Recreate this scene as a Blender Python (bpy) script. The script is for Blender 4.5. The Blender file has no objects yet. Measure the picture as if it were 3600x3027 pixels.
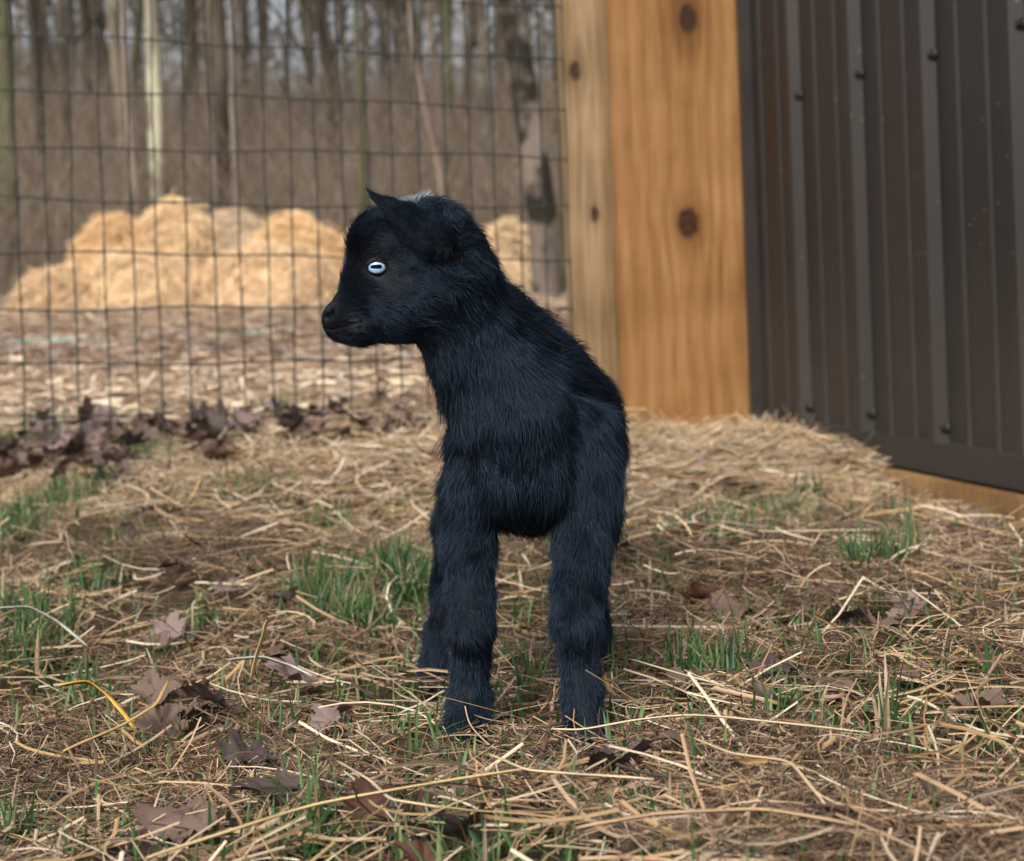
import bpy, bmesh, math, random
import numpy as np
from mathutils import Vector, Matrix

random.seed(7)
rng = np.random.default_rng(7)
SC = bpy.context.scene
COL = SC.collection

# ------------------------------------------------------------------ camera
H = 0.33                      # camera height over the yard
FPX = 5454.0                  # focal length in photo pixels (3600 wide)
ROLL = math.radians(2.0)
V0 = 1050.0                   # horizon row at the centre column
cam_d = bpy.data.cameras.new('camera')
cam = bpy.data.objects.new('camera', cam_d)
COL.objects.link(cam)
cam_d.sensor_fit = 'HORIZONTAL'
cam_d.sensor_width = 36.0
cam_d.lens = FPX / 3600 * 36
cam_d.shift_y = -(1513.5 - V0) / 3600
cam_d.clip_start = 0.02
cam_d.clip_end = 1000
cam_d.dof.use_dof = True
cam_d.dof.focus_distance = 1.185
cam_d.dof.aperture_fstop = 8.2
cam_d.dof.aperture_blades = 9
cam.location = (0, 0, H)
cam.rotation_euler = (Matrix.Rotation(math.pi / 2, 3, 'X') @ Matrix.Rotation(-ROLL, 3, 'Z')).to_euler()
SC.camera = cam

# ------------------------------------------------------------------ sky, sun, exposure
SUN_EL, SUN_AZ = math.radians(46), math.radians(202)   # azimuth clockwise from +Y
world = bpy.data.worlds.new('World')
SC.world = world
world.use_nodes = True
wn = world.node_tree.nodes
wl = world.node_tree.links
bg = wn['Background']
sky = wn.new('ShaderNodeTexSky')
sky.sky_type = 'NISHITA'
sky.sun_disc = False
sky.sun_elevation = SUN_EL
sky.sun_rotation = SUN_AZ
sky.air_density = 1.0
sky.dust_density = 6.0
sky.ozone_density = 1.0
hs = wn.new('ShaderNodeHueSaturation')
hs.inputs['Saturation'].default_value = 0.34
wl.new(sky.outputs[0], hs.inputs['Color'])
wl.new(hs.outputs[0], bg.inputs['Color'])
bg.inputs['Strength'].default_value = 0.15
sun_d = bpy.data.lights.new('sun', 'SUN')
sun_d.energy = 1.5
sun_d.angle = math.radians(14)
sun_d.color = (1.0, 0.93, 0.82)
sun = bpy.data.objects.new('sun', sun_d)
COL.objects.link(sun)
sdir = Vector((math.sin(SUN_AZ) * math.cos(SUN_EL), math.cos(SUN_AZ) * math.cos(SUN_EL), math.sin(SUN_EL)))
sun.rotation_euler = sdir.to_track_quat('Z', 'Y').to_euler()
sun.location = (0, 0, 20)
SC.view_settings.view_transform = 'Standard'
SC.view_settings.look = 'None'
SC.view_settings.gamma = 1.0
SC.view_settings.exposure = 0.42
SC.view_settings.use_curve_mapping = False
SC.render.engine = 'CYCLES'
SC.cycles.max_bounces = 6
SC.cycles.diffuse_bounces = 3
SC.cycles.use_denoising = True

# ------------------------------------------------------------------ helpers
S = 3600 / 2098.0
CR, SR = math.cos(ROLL), math.sin(ROLL)


def ray(px, py):
    """direction (X per Y, Z per Y) of a point of the photo given in 2098-wide coordinates"""
    du, dv = px * S - 1800, py * S - V0
    return (du * CR - dv * SR) / FPX, -(du * SR + dv * CR) / FPX


def W(px, py, Y):
    a, b = ray(px, py)
    return np.array([a * Y, Y, H + b * Y])


def RP(rpx, Y):
    return rpx * S / FPX * Y


def smooth(e0, e1, x):
    t = np.clip((np.asarray(x, float) - e0) / (e1 - e0), 0, 1)
    return t * t * (3 - 2 * t)


class Noise:
    def __init__(self, seed, n=14):
        r = np.random.default_rng(seed)
        self.k = r.normal(size=(n, 3))
        self.p = r.uniform(0, 6.28, n)

    def __call__(self, p, scale=1.0):
        p = np.asarray(p, float)
        return np.sin(p @ self.k.T * scale + self.p).sum(-1) / math.sqrt(len(self.p) / 2)


NZ = [Noise(100 + i) for i in range(8)]


def ground_z(x, y):
    x = np.asarray(x, float)
    y = np.asarray(y, float)
    base = np.interp(y, [-50, 1.75, 2.2, 2.7, 3.1, 5, 9, 12, 20, 60, 90, 400], [-.024, -.024, -.004, .05, .09, .2, .35, .5, 1.6, 6.6, 7.2, 7.2])
    side = 1 - 0.8 * smooth(.0, .45, x) * (1 - smooth(3.2, 4.5, y))
    wl_ = .508 + (3.235 - y) * .2524
    side_dip = .028 * smooth(wl_ - .22, wl_ - .05, x) * (1 - smooth(2.5, 2.85, y))
    p = np.stack([x, y, x * 0], -1)
    n = -side_dip + NZ[0](p, 4.0) * .006 + NZ[1](p, 11.0) * .003
    far = smooth(9, 20, y) * NZ[2](p, .25) * .25
    return base * side + n + far


def link(o):
    COL.objects.link(o)
    return o


def tag(o, label=None, cat=None, group=None, kind=None):
    if label: o['label'] = label
    if cat: o['category'] = cat
    if group: o['group'] = group
    if kind: o['kind'] = kind
    return o


def empty(name, loc):
    o = bpy.data.objects.new(name, None)
    o.location = loc
    return link(o)


def child(o, root):
    o.parent = root
    if root.type == 'EMPTY':
        o.matrix_parent_inverse = Matrix.Translation(-Vector(root.location))
    return o


def mesh_obj(name, verts, faces, mat, smooth_shade=False, attr=None):
    me = bpy.data.meshes.new(name)
    verts = np.asarray(verts, np.float32)
    if isinstance(faces, np.ndarray):
        n, k = faces.shape
        me.vertices.add(len(verts))
        me.vertices.foreach_set('co', verts.ravel())
        me.loops.add(n * k)
        me.loops.foreach_set('vertex_index', faces.astype(np.int32).ravel())
        me.polygons.add(n)
        me.polygons.foreach_set('loop_start', np.arange(0, n * k, k, dtype=np.int32))
        me.update(calc_edges=True)
        me.validate()
    else:
        me.from_pydata([tuple(map(float, v)) for v in verts], [], faces)
    if attr is not None:
        at = me.color_attributes.new('tint', 'FLOAT_COLOR', 'POINT')
        c = np.ones((len(verts), 4), np.float32)
        c[:, :3] = attr
        at.data.foreach_set('color', c.ravel())
    if smooth_shade:
        me.polygons.foreach_set('use_smooth', np.ones(len(me.polygons), bool))
    me.materials.append(mat)
    o = bpy.data.objects.new(name, me)
    return link(o)


def bm_obj(name, bm, mat, smooth_shade=False):
    me = bpy.data.meshes.new(name)
    bm.to_mesh(me)
    bm.free()
    if smooth_shade:
        me.polygons.foreach_set('use_smooth', np.ones(len(me.polygons), bool))
    me.materials.append(mat)
    return link(bpy.data.objects.new(name, me))


def curves_obj(name, pts, rad, mat, tint=None):
    """pts (N,K,3), rad (N,K)"""
    N, K, _ = pts.shape
    hc = bpy.data.hair_curves.new(name)
    hc.add_curves([K] * N)
    hc.attributes['position'].data.foreach_set('vector', pts.astype(np.float32).ravel())
    ra = hc.attributes.get('radius') or hc.attributes.new('radius', 'FLOAT', 'POINT')
    ra.data.foreach_set('value', rad.astype(np.float32).ravel())
    if tint is not None:
        t = hc.attributes.new('tint', 'FLOAT_COLOR', 'CURVE')
        c = np.ones((N, 4), np.float32)
        c[:, :3] = tint
        t.data.foreach_set('color', c.ravel())
    hc.materials.append(mat)
    return link(bpy.data.objects.new(name, hc))


def tube(path, radii, sides=8, cap=True):
    path = np.asarray(path, float)
    n = len(path)
    radii = np.broadcast_to(np.asarray(radii, float), (n,))
    t = np.gradient(path, axis=0)
    t /= np.linalg.norm(t, axis=1)[:, None] + 1e-12
    ref = np.array([0, 1.0, 0]) if abs(t[:, 1]).mean() < .8 else np.array([1.0, 0, 0])
    u = np.cross(t, ref)
    u /= np.linalg.norm(u, axis=1)[:, None] + 1e-12
    v = np.cross(t, u)
    a = np.arange(sides) * 2 * math.pi / sides
    V = path[:, None] + radii[:, None, None] * (np.cos(a)[None, :, None] * u[:, None] + np.sin(a)[None, :, None] * v[:, None])
    V = V.reshape(-1, 3)
    i = np.arange(n - 1)[:, None] * sides
    j = np.arange(sides)[None]
    F = np.stack([i + j, i + (j + 1) % sides, i + sides + (j + 1) % sides, i + sides + j], -1).reshape(-1, 4)
    return V, F


def join(parts):
    V, F, off = [], [], 0
    for v, f in parts:
        V.append(v)
        F.append(f + off)
        off += len(v)
    return np.concatenate(V), np.concatenate(F)


# ------------------------------------------------------------------ materials
def new_mat(name, rough=.8, spec=.3):
    m = bpy.data.materials.new(name)
    m.use_nodes = True
    nt = m.node_tree
    p = nt.nodes['Principled BSDF']
    p.inputs['Roughness'].default_value = rough
    p.inputs['Specular IOR Level'].default_value = spec
    return m, nt, p


def nd(nt, t, **kw):
    n = nt.nodes.new(t)
    for k, v in kw.items():
        if k.startswith('i_'):
            n.inputs[k[2:].replace('_', ' ')].default_value = v
        else:
            setattr(n, k, v)
    return n


def ramp(nt, stops):
    r = nt.nodes.new('ShaderNodeValToRGB')
    el = r.color_ramp.elements
    while len(el) < len(stops):
        el.new(.5)
    for e, (p, c) in zip(el, stops):
        e.position = p
        e.color = (*c, 1)
    return r


def noise_mat(name, stops, scale=8, detail=6, rough=.85, bump=.3, stretch=(1, 1, 1), spec=.25, bscale=None, bdist=.02):
    m, nt, p = new_mat(name, rough, spec)
    tc = nd(nt, 'ShaderNodeTexCoord')
    mp = nd(nt, 'ShaderNodeMapping')
    mp.inputs['Scale'].default_value = stretch
    nt.links.new(tc.outputs['Object'], mp.inputs['Vector'])
    no = nd(nt, 'ShaderNodeTexNoise')
    no.inputs['Scale'].default_value = scale
    no.inputs['Detail'].default_value = detail
    nt.links.new(mp.outputs[0], no.inputs['Vector'])
    r = ramp(nt, stops)
    nt.links.new(no.outputs['Fac'], r.inputs['Fac'])
    nt.links.new(r.outputs[0], p.inputs['Base Color'])
    if bump:
        n2 = nd(nt, 'ShaderNodeTexNoise')
        n2.inputs['Scale'].default_value = bscale or scale * 2.5
        n2.inputs['Detail'].default_value = 8
        nt.links.new(mp.outputs[0], n2.inputs['Vector'])
        b = nd(nt, 'ShaderNodeBump')
        b.inputs['Strength'].default_value = bump
        b.inputs['Distance'].default_value = bdist
        nt.links.new(n2.outputs['Fac'], b.inputs['Height'])
        nt.links.new(b.outputs[0], p.inputs['Normal'])
    return m


def tint_mat(name, rough=.7, spec=.3, trans=0.0):
    m, nt, p = new_mat(name, rough, spec)
    a = nd(nt, 'ShaderNodeAttribute', attribute_name='tint')
    nt.links.new(a.outputs['Color'], p.inputs['Base Color'])
    if trans:
        out = nt.nodes['Material Output']
        tr = nd(nt, 'ShaderNodeBsdfTranslucent')
        nt.links.new(a.outputs['Color'], tr.inputs['Color'])
        mx = nd(nt, 'ShaderNodeMixShader')
        mx.inputs[0].default_value = trans
        nt.links.new(p.outputs[0], mx.inputs[1])
        nt.links.new(tr.outputs[0], mx.inputs[2])
        nt.links.new(mx.outputs[0], out.inputs['Surface'])
    return m


# ground: dark litter under the straw, pale chips beyond the fence, leaf litter on the hill
def ground_mat():
    m, nt, p = new_mat('ground_litter', .95, .1)
    tc = nd(nt, 'ShaderNodeTexCoord')
    sep = nd(nt, 'ShaderNodeSeparateXYZ')
    nt.links.new(tc.outputs['Object'], sep.inputs[0])

    def nz(scale, det=6):
        n = nd(nt, 'ShaderNodeTexNoise')
        n.inputs['Scale'].default_value = scale
        n.inputs['Detail'].default_value = det
        nt.links.new(tc.outputs['Object'], n.inputs['Vector'])
        return n.outputs['Fac']

    def mix(fac, a, b):
        x = nd(nt, 'ShaderNodeMix', data_type='RGBA')
        if isinstance(fac, float): x.inputs[0].default_value = fac
        else: nt.links.new(fac, x.inputs[0])
        nt.links.new(a, x.inputs[6])
        nt.links.new(b, x.inputs[7])
        return x.outputs[2]

    def band(src, lo, hi, jit, jn):
        ad = nd(nt, 'ShaderNodeMath', operation='MULTIPLY_ADD')
        nt.links.new(jn, ad.inputs[0])
        ad.inputs[1].default_value = jit
        nt.links.new(src, ad.inputs[2])
        mr = nd(nt, 'ShaderNodeMapRange', interpolation_type='SMOOTHSTEP')
        mr.inputs['From Min'].default_value = lo + jit / 2
        mr.inputs['From Max'].default_value = hi + jit / 2
        nt.links.new(ad.outputs[0], mr.inputs['Value'])
        return mr.outputs[0]

    yard = ramp(nt, [(.3, (.03, .02, .014)), (.55, (.07, .047, .03)), (.75, (.14, .095, .058))])
    nt.links.new(nz(60, 8), yard.inputs[0])
    chips = ramp(nt, [(.3, (.2, .13, .085)), (.5, (.48, .36, .25)), (.7, (.62, .5, .37))])
    nt.links.new(nz(34, 6), chips.inputs[0])
    lane = ramp(nt, [(.3, (.13, .085, .055)), (.5, (.27, .18, .12)), (.7, (.42, .3, .2))])
    nt.links.new(nz(9, 7), lane.inputs[0])
    hill = ramp(nt, [(.3, (.11, .085, .063)), (.5, (.2, .155, .118)), (.7, (.3, .24, .185))])
    nt.links.new(nz(1.6, 8), hill.inputs[0])
    j = nz(2.2, 3)
    c = mix(band(sep.outputs[1], 3.05, 3.25, .3, j), yard.outputs[0], chips.outputs[0])
    c = mix(band(sep.outputs[1], 3.9, 4.6, .8, j), c, lane.outputs[0])
    c = mix(band(sep.outputs[1], 9.2, 11, 2.0, j), c, hill.outputs[0])
    nt.links.new(c, p.inputs['Base Color'])
    b = nd(nt, 'ShaderNodeBump')
    b.inputs['Strength'].default_value = .8
    b.inputs['Distance'].default_value = .02
    nt.links.new(nz(45, 8), b.inputs['Height'])
    nt.links.new(b.outputs[0], p.inputs['Normal'])
    return m


def build_ground():
    ys = np.concatenate([np.linspace(-40, .2, 12), np.linspace(.3, 5, 150), np.linspace(5.1, 14, 70), np.linspace(14.5, 120, 70), np.linspace(130, 420, 10)])
    xs = np.concatenate([-np.geomspace(260, 2.6, 32), np.linspace(-2.5, 2.5, 130), np.geomspace(2.6, 260, 32)])
    X, Y = np.meshgrid(xs, ys, indexing='ij')
    Z = ground_z(X, Y)
    V = np.stack([X, Y, Z], -1).reshape(-1, 3)
    n, m = len(xs), len(ys)
    i, j = np.meshgrid(np.arange(n - 1), np.arange(m - 1), indexing='ij')
    F = np.stack([i * m + j, (i + 1) * m + j, (i + 1) * m + j + 1, i * m + j + 1], -1).reshape(-1, 4)
    o = mesh_obj('ground', V, F, ground_mat(), True)
    tag(o, 'straw strewn yard ground rising to a wooded slope', kind='structure')


build_ground()

# ------------------------------------------------------------------ shed wall
FD = np.array([.9696, .2447])        # fence and plank run this way
WD = np.array([.2447, -.9696])       # shed wall runs this way, towards the camera
C0 = np.array([.508, 3.235])         # shed corner
WNRM = np.array([-.9696, -.2447])    # outward face of the shed wall
M_STEEL = noise_mat('brown_painted_steel', [(.3, (.013, .0105, .009)), (.7, (.021, .017, .0148))], 3, 5, .4, .06, spec=.38, bscale=60, bdist=.002)
def add_dust(m):
    nt = m.node_tree
    p = nt.nodes['Principled BSDF']
    src = p.inputs['Base Color'].links[0].from_socket
    tc = nd(nt, 'ShaderNodeTexCoord')
    sep = nd(nt, 'ShaderNodeSeparateXYZ')
    nt.links.new(tc.outputs['Object'], sep.inputs[0])
    lowf = nd(nt, 'ShaderNodeMapRange', interpolation_type='SMOOTHSTEP')
    for k, v in (('From Min', 0.0), ('From Max', .45), ('To Min', .32), ('To Max', .02)):
        lowf.inputs[k].default_value = v
    nt.links.new(sep.outputs[2], lowf.inputs['Value'])
    n = nd(nt, 'ShaderNodeTexNoise')
    n.inputs['Scale'].default_value = 9
    n.inputs['Detail'].default_value = 9
    n.inputs['Roughness'].default_value = .7
    nt.links.new(tc.outputs['Object'], n.inputs[0])
    mu = nd(nt, 'ShaderNodeMath', operation='MULTIPLY')
    nt.links.new(lowf.outputs[0], mu.inputs[0])
    nt.links.new(n.outputs[0], mu.inputs[1])
    vo = nd(nt, 'ShaderNodeTexVoronoi')
    vo.inputs['Scale'].default_value = 26
    nt.links.new(tc.outputs['Object'], vo.inputs['Vector'])
    sp = nd(nt, 'ShaderNodeMath', operation='LESS_THAN')
    sp.inputs[1].default_value = .075
    nt.links.new(vo.outputs['Distance'], sp.inputs[0])
    sp2 = nd(nt, 'ShaderNodeMath', operation='MULTIPLY')
    sp2.inputs[1].default_value = .55
    nt.links.new(sp.outputs[0], sp2.inputs[0])
    mx = nd(nt, 'ShaderNodeMath', operation='MAXIMUM')
    nt.links.new(mu.outputs[0], mx.inputs[0])
    nt.links.new(sp2.outputs[0], mx.inputs[1])
    x = nd(nt, 'ShaderNodeMix', data_type='RGBA')
    nt.links.new(mx.outputs[0], x.inputs[0])
    nt.links.new(src, x.inputs[6])
    x.inputs[7].default_value = (.13, .11, .095, 1)
    nt.links.new(x.outputs[2], p.inputs['Base Color'])
    r = nd(nt, 'ShaderNodeMapRange')
    r.inputs['To Min'].default_value = .36
    r.inputs['To Max'].default_value = .62
    nt.links.new(n.outputs[0], r.inputs['Value'])
    nt.links.new(r.outputs[0], p.inputs['Roughness'])


add_dust(M_STEEL)
M_TRIM = noise_mat('dark_trim_steel', [(.3, (.024, .021, .02)), (.7, (.036, .031, .029))], 6, 5, .5, .06, spec=.5)
M_SCREW = noise_mat('screw_head', [(.3, (.02, .018, .017)), (.7, (.035, .03, .028))], 50, 2, .4, 0, spec=.5)


def wallpt(s, d, z):
    p = C0 + WD * s + WNRM * d
    return (p[0], p[1], z)


def build_shed():
    root = empty('shed', wallpt(0.9, -.2, .0))
    tag(root, 'dark brown ribbed steel shed wall beside the upright plank', 'shed')
    # sheet cross section: major rib every 254 mm, two low ribs between
    P = .254
    first = .232

    def profile(s0, s1):
        pts = [(s0, 0)]
        k0 = int(math.floor((s0 - first) / P)) - 1
        for k in range(k0, k0 + 12):
            c = first + k * P
            for (dx, h) in ((-.023, 0), (-.010, .019), (.010, .019), (.023, 0)):
                pts.append((c + dx, h))
            for m in (1 / 3, 2 / 3):
                for (dx, h) in ((-.009, 0), (-.004, .0045), (.004, .0045), (.009, 0)):
                    pts.append((c + P * m + dx, h))
        pts = [q for q in pts if s0 <= q[0] <= s1]
        pts.append((s1, 0))
        return pts
    z0, z1 = .035, 2.3
    for (a, b, off) in ((.012, .232 + 3 * P + .03, 0.0), (.232 + 3 * P - .033, 1.95, -.0012)):
        pr = profile(a, b)
        V, F = [], []
        zs = np.linspace(z0, z1, 12)
        for (s, h) in pr:
            for z in zs:
                V.append(wallpt(s, h + off, z))
        m = len(zs)
        for i in range(len(pr) - 1):
            for j in range(m - 1):
                F.append((i * m + j, (i + 1) * m + j, (i + 1) * m + j + 1, i * m + j + 1))
        o = mesh_obj('siding_sheet', V, F, M_STEEL)
        child(o, root)
    # corner trim and base trim
    def strip(name, s0, s1, d0, d1, za, zb, mat, bev=.002):
        bm = bmesh.new()
        vs = [bm.verts.new(wallpt(s, d, z)) for s in (s0, s1) for d in (d0, d1) for z in (za, zb)]
        for f in ((0, 1, 3, 2), (4, 6, 7, 5), (0, 4, 5, 1), (2, 3, 7, 6), (0, 2, 6, 4), (1, 5, 7, 3)):
            bm.faces.new([vs[i] for i in f])
        bmesh.ops.recalc_face_normals(bm, faces=bm.faces)
        bmesh.ops.bevel(bm, geom=list(bm.edges), offset=bev, segments=2, affect='EDGES')
        return child(bm_obj(name, bm, mat), root)
    strip('corner_trim', -.004, .02, -.01, .021, .03, 2.3, M_TRIM)
    strip('base_trim', .03, 1.95, -.012, .0255, .022, .074, M_TRIM, .004)
    # a wall body behind the sheets
    strip('wall_core', .02, 1.94, -.16, -.008, -.02, 2.28, M_TRIM)
    sk = strip('skirt_board', .02, 1.95, -.02, .034, -.06, .019, M_SKIRT, .003)
    # hex screws
    for k in range(7):
        for (z, ds) in ((.703, .030), (.102, .030), (1.31, .03)):
            s = first + k * P + ds - .008
            bm = bmesh.new()
            bmesh.ops.create_cone(bm, cap_ends=True, segments=12, radius1=.0095, radius2=.0085, depth=.003)
            bmesh.ops.create_cone(bm, cap_ends=True, segments=6, radius1=.0056, radius2=.0052, depth=.008, matrix=Matrix.Translation((0, 0, .0045)))
            q = Vector((WNRM[0], WNRM[1], 0)).to_track_quat('Z', 'Y').to_matrix().to_4x4()
            bmesh.ops.transform(bm, matrix=Matrix.Translation(wallpt(s, .0045, z + .004 * math.sin(k * 2.1))) @ q, verts=bm.verts)
            child(bm_obj('screw', bm, M_SCREW), root)


# ---------------------------------------------------------------- wood
def wood_mat(name, dark, mid, light, knots=(), grain=26, rough=.62, seed=0.0):
    """object space: x across, z up; knots (x, z, rx, rz)"""
    m, nt, p = new_mat(name, rough, .3)
    L = nt.links.new
    tc = nd(nt, 'ShaderNodeTexCoord')
    sep = nd(nt, 'ShaderNodeSeparateXYZ')
    L(tc.outputs['Object'], sep.inputs[0])

    def M(op, a, b=None, c=None):
        n = nd(nt, 'ShaderNodeMath', operation=op)
        for i, q in enumerate((a, b, c)):
            if q is None: continue
            if isinstance(q, (int, float)): n.inputs[i].default_value = q
            else: L(q, n.inputs[i])
        return n.outputs[0]
    mp = nd(nt, 'ShaderNodeMapping')
    mp.inputs['Scale'].default_value = (1, 1, .13)
    mp.inputs['Location'].default_value = (seed, 0, seed)
    L(tc.outputs['Object'], mp.inputs[0])
    n1 = nd(nt, 'ShaderNodeTexNoise')
    n1.inputs['Scale'].default_value = 7
    n1.inputs['Detail'].default_value = 3
    L(mp.outputs[0], n1.inputs[0])
    x = sep.outputs[0]
    xx = M('ADD', x, M('MULTIPLY', M('SUBTRACT', n1.outputs[0], .5), .12))
    knotfac = None
    halo = None
    for (kx, kz, rx, rz) in knots:
        dx = M('DIVIDE', M('SUBTRACT', x, kx), rx)
        dz = M('DIVIDE', M('SUBTRACT', sep.outputs[2], kz), rz)
        d = M('SQRT', M('ADD', M('MULTIPLY', dx, dx), M('MULTIPLY', dz, dz)))
        # fibres bend round the knot
        push = M('MULTIPLY', M('EXPONENT', M('MULTIPLY', M('MULTIPLY', d, d), -.16)), rx * 1.3)
        sg = M('MULTIPLY', M('TANH', M('MULTIPLY', dx, 1.2)), push)
        xx = M('SUBTRACT', xx, sg)
        nn = nd(nt, 'ShaderNodeTexNoise')
        nn.inputs['Scale'].default_value = 60
        L(tc.outputs['Object'], nn.inputs[0])
        dd = M('ADD', d, M('MULTIPLY', M('SUBTRACT', nn.outputs[0], .5), .5))
        mr = nd(nt, 'ShaderNodeMapRange', interpolation_type='SMOOTHSTEP')
        mr.inputs['From Min'].default_value = .6
        mr.inputs['From Max'].default_value = 1.1
        mr.inputs['To Min'].default_value = 1
        mr.inputs['To Max'].default_value = 0
        L(dd, mr.inputs['Value'])
        knotfac = mr.outputs[0] if knotfac is None else M('MAXIMUM', knotfac, mr.outputs[0])
        h = M('EXPONENT', M('MULTIPLY', M('MULTIPLY', d, d), -.35))
        halo = h if halo is None else M('MAXIMUM', halo, h)
    wv = M('SINE', M('MULTIPLY', xx, 6.283 * grain))
    wv = M('MULTIPLY_ADD', wv, .5, .5)
    mp2 = nd(nt, 'ShaderNodeMapping')
    mp2.inputs['Scale'].default_value = (1, 1, .03)
    L(tc.outputs['Object'], mp2.inputs[0])
    n2 = nd(nt, 'ShaderNodeTexNoise')
    n2.inputs['Scale'].default_value = 220
    n2.inputs['Detail'].default_value = 4
    L(mp2.outputs[0], n2.inputs[0])
    n3 = nd(nt, 'ShaderNodeTexNoise')
    n3.inputs['Scale'].default_value = 5
    n3.inputs['Detail'].default_value = 4
    L(tc.outputs['Object'], n3.inputs[0])
    f = M('ADD', M('MULTIPLY', wv, .09), M('ADD', M('MULTIPLY', n2.outputs[0], .5), M('MULTIPLY', n3.outputs[0], .5)))
    if halo is not None:
        f = M('SUBTRACT', f, M('MULTIPLY', halo, .18))
    r = ramp(nt, [(.36, dark), (.54, mid), (.72, light)])
    L(f, r.inputs[0])
    col = r.outputs[0]
    if knotfac is not None:
        mx = nd(nt, 'ShaderNodeMix', data_type='RGBA')
        L(knotfac, mx.inputs[0])
        L(col, mx.inputs[6])
        kc = ramp(nt, [(.3, (.014, .006, .003)), (.7, (.07, .03, .012))])
        kn = nd(nt, 'ShaderNodeTexNoise')
        kn.inputs['Scale'].default_value = 90
        L(tc.outputs['Object'], kn.inputs[0])
        L(kn.outputs[0], kc.inputs[0])
        L(kc.outputs[0], mx.inputs[7])
        col = mx.outputs[2]
    L(col, p.inputs['Base Color'])
    b = nd(nt, 'ShaderNodeBump')
    b.inputs['Strength'].default_value = .25
    b.inputs['Distance'].default_value = .004
    L(f, b.inputs['Height'])
    L(b.outputs[0], p.inputs['Normal'])
    return m


M_SKIRT = wood_mat('skirt_wood', (.12, .062, .024), (.22, .125, .052), (.31, .195, .092), grain=8)
build_shed()


def build_plank():
    # front face left edge .2325,3.18 ; runs along FD to the shed corner
    w, t = .282, .038
    org = np.array([.2255, 3.1765])
    M_PL = wood_mat('plank_wood', (.16, .07, .022), (.28, .14, .05), (.38, .215, .092),
                    knots=((.166, .898, .023, .038), (.150, .474, .028, .036)), grain=24)
    bm = bmesh.new()
    bmesh.ops.create_cube(bm, size=1)
    bmesh.ops.scale(bm, vec=(w, t, 2.25), verts=bm.verts)
    bmesh.ops.translate(bm, vec=(w / 2, t / 2, 2.25 / 2 - .08), verts=bm.verts)
    bmesh.ops.bevel(bm, geom=list(bm.edges), offset=.004, segments=2, affect='EDGES')
    o = bm_obj('wooden_plank', bm, M_PL)
    o.location = (org[0], org[1], 0)
    o.rotation_euler = (0, math.radians(-.1), math.atan2(FD[1], FD[0]))
    tag(o, 'wide orange brown upright plank with two dark knots beside the shed', 'plank')


build_plank()


def build_post():
    c = np.array([.178, 3.29])
    n = 40
    zs = np.linspace(-.1, 2.1, n)
    path = np.stack([c[0] + .004 * np.sin(zs * 3), c[1] + 0 * zs, zs], 1)
    V, F = tube(path, .066, 28)
    cc = np.repeat(path, 28, 0)
    d = V - cc
    k = 1 + .03 * NZ[3](V * [1, 1, .3], 18)[:, None] + .012 * NZ[4](V * [1, 1, .15], 70)[:, None]
    V = cc + d * k
    V = np.concatenate([V, [path[-1]]])
    M_PO = wood_mat('post_wood', (.13, .082, .04), (.24, .155, .078), (.34, .235, .135), knots=((-.03, .8, .014, .024), (.0, .5, .01, .02)), grain=34, seed=3.1)
    me_f = [tuple(f) for f in F] + [((n - 1) * 28 + i, (n - 1) * 28 + (i + 1) % 28, len(V) - 1) for i in range(28)]
    o = mesh_obj('fence_post', V - [c[0], c[1], 0], me_f, M_PO, True)
    o.location = (c[0], c[1], 0)
    tag(o, 'round weathered wooden fence post behind the orange brown plank', 'fence post')


build_post()


# ------------------------------------------------------------------ fence
def build_fence():
    M_WIRE = noise_mat('dark_green_wire', [(.3, (.012, .017, .016)), (.7, (.026, .034, .032))], 30, 3, .5, 0, spec=.4)
    f0 = np.array([-.931, 2.886])
    root = empty('wire_fence', (f0[0], f0[1], .1))
    tag(root, 'dark wire mesh fence stretched across to the round post', 'fence')
    t0, t1 = -1.15, 1.086

    def pos(t, z):
        p = f0 + FD * t
        return np.array([p[0], p[1], z])
    rows = [.2427 - .1016 * 2 + .1016 * k for k in range(13)]

    def rowz(k, t):
        return rows[k] - .036 * t + .004 * math.sin(t * 5 + k * 1.7) + .0025 * math.sin(t * 17 + k * 2.9)
    nv = int((t1 - t0) / .0508)
    vt = [t0 + .0508 * i + random.uniform(-.003, .003) for i in range(nv + 1)]
    lean = [random.uniform(-.004, .004) for _ in vt]

    def vx(i, z):
        return vt[i] + lean[i] * math.sin(z * 4 + i) + .0011 * math.sin(z * 21 + i * 2.3)
    for k in range(13):
        ts = np.linspace(t0, t1, 200)
        path = np.array([pos(t, rowz(k, t)) for t in ts])
        V, F = tube(path, .0017, 6)
        child(mesh_obj('horizontal_wire', V, F, M_WIRE, True), root)
    for i in range(len(vt)):
        zs, rs = [], []
        ks = [rowz(k, vt[i]) for k in range(13)]
        for k in range(12):
            for fr in (-.03, 0, .03, .2, .5, .8):
                zs.append(ks[k] + fr * .1016)
                rs.append(.0032 if fr == 0 else .0021 if abs(fr) == .03 else .0016)
        zs += [ks[12]]
        rs += [.002]
        path = np.array([pos(vx(i, z), z) + np.array([.2447, -.9696, 0]) * .0015 for z in zs])
        V, F = tube(path, rs, 6)
        child(mesh_obj('vertical_wire', V, F, M_WIRE, True), root)


build_fence()


# ------------------------------------------------------------------ straw heaps beyond the fence
M_HEAPFIB = tint_mat('heap_straw', .75, .2)


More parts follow.
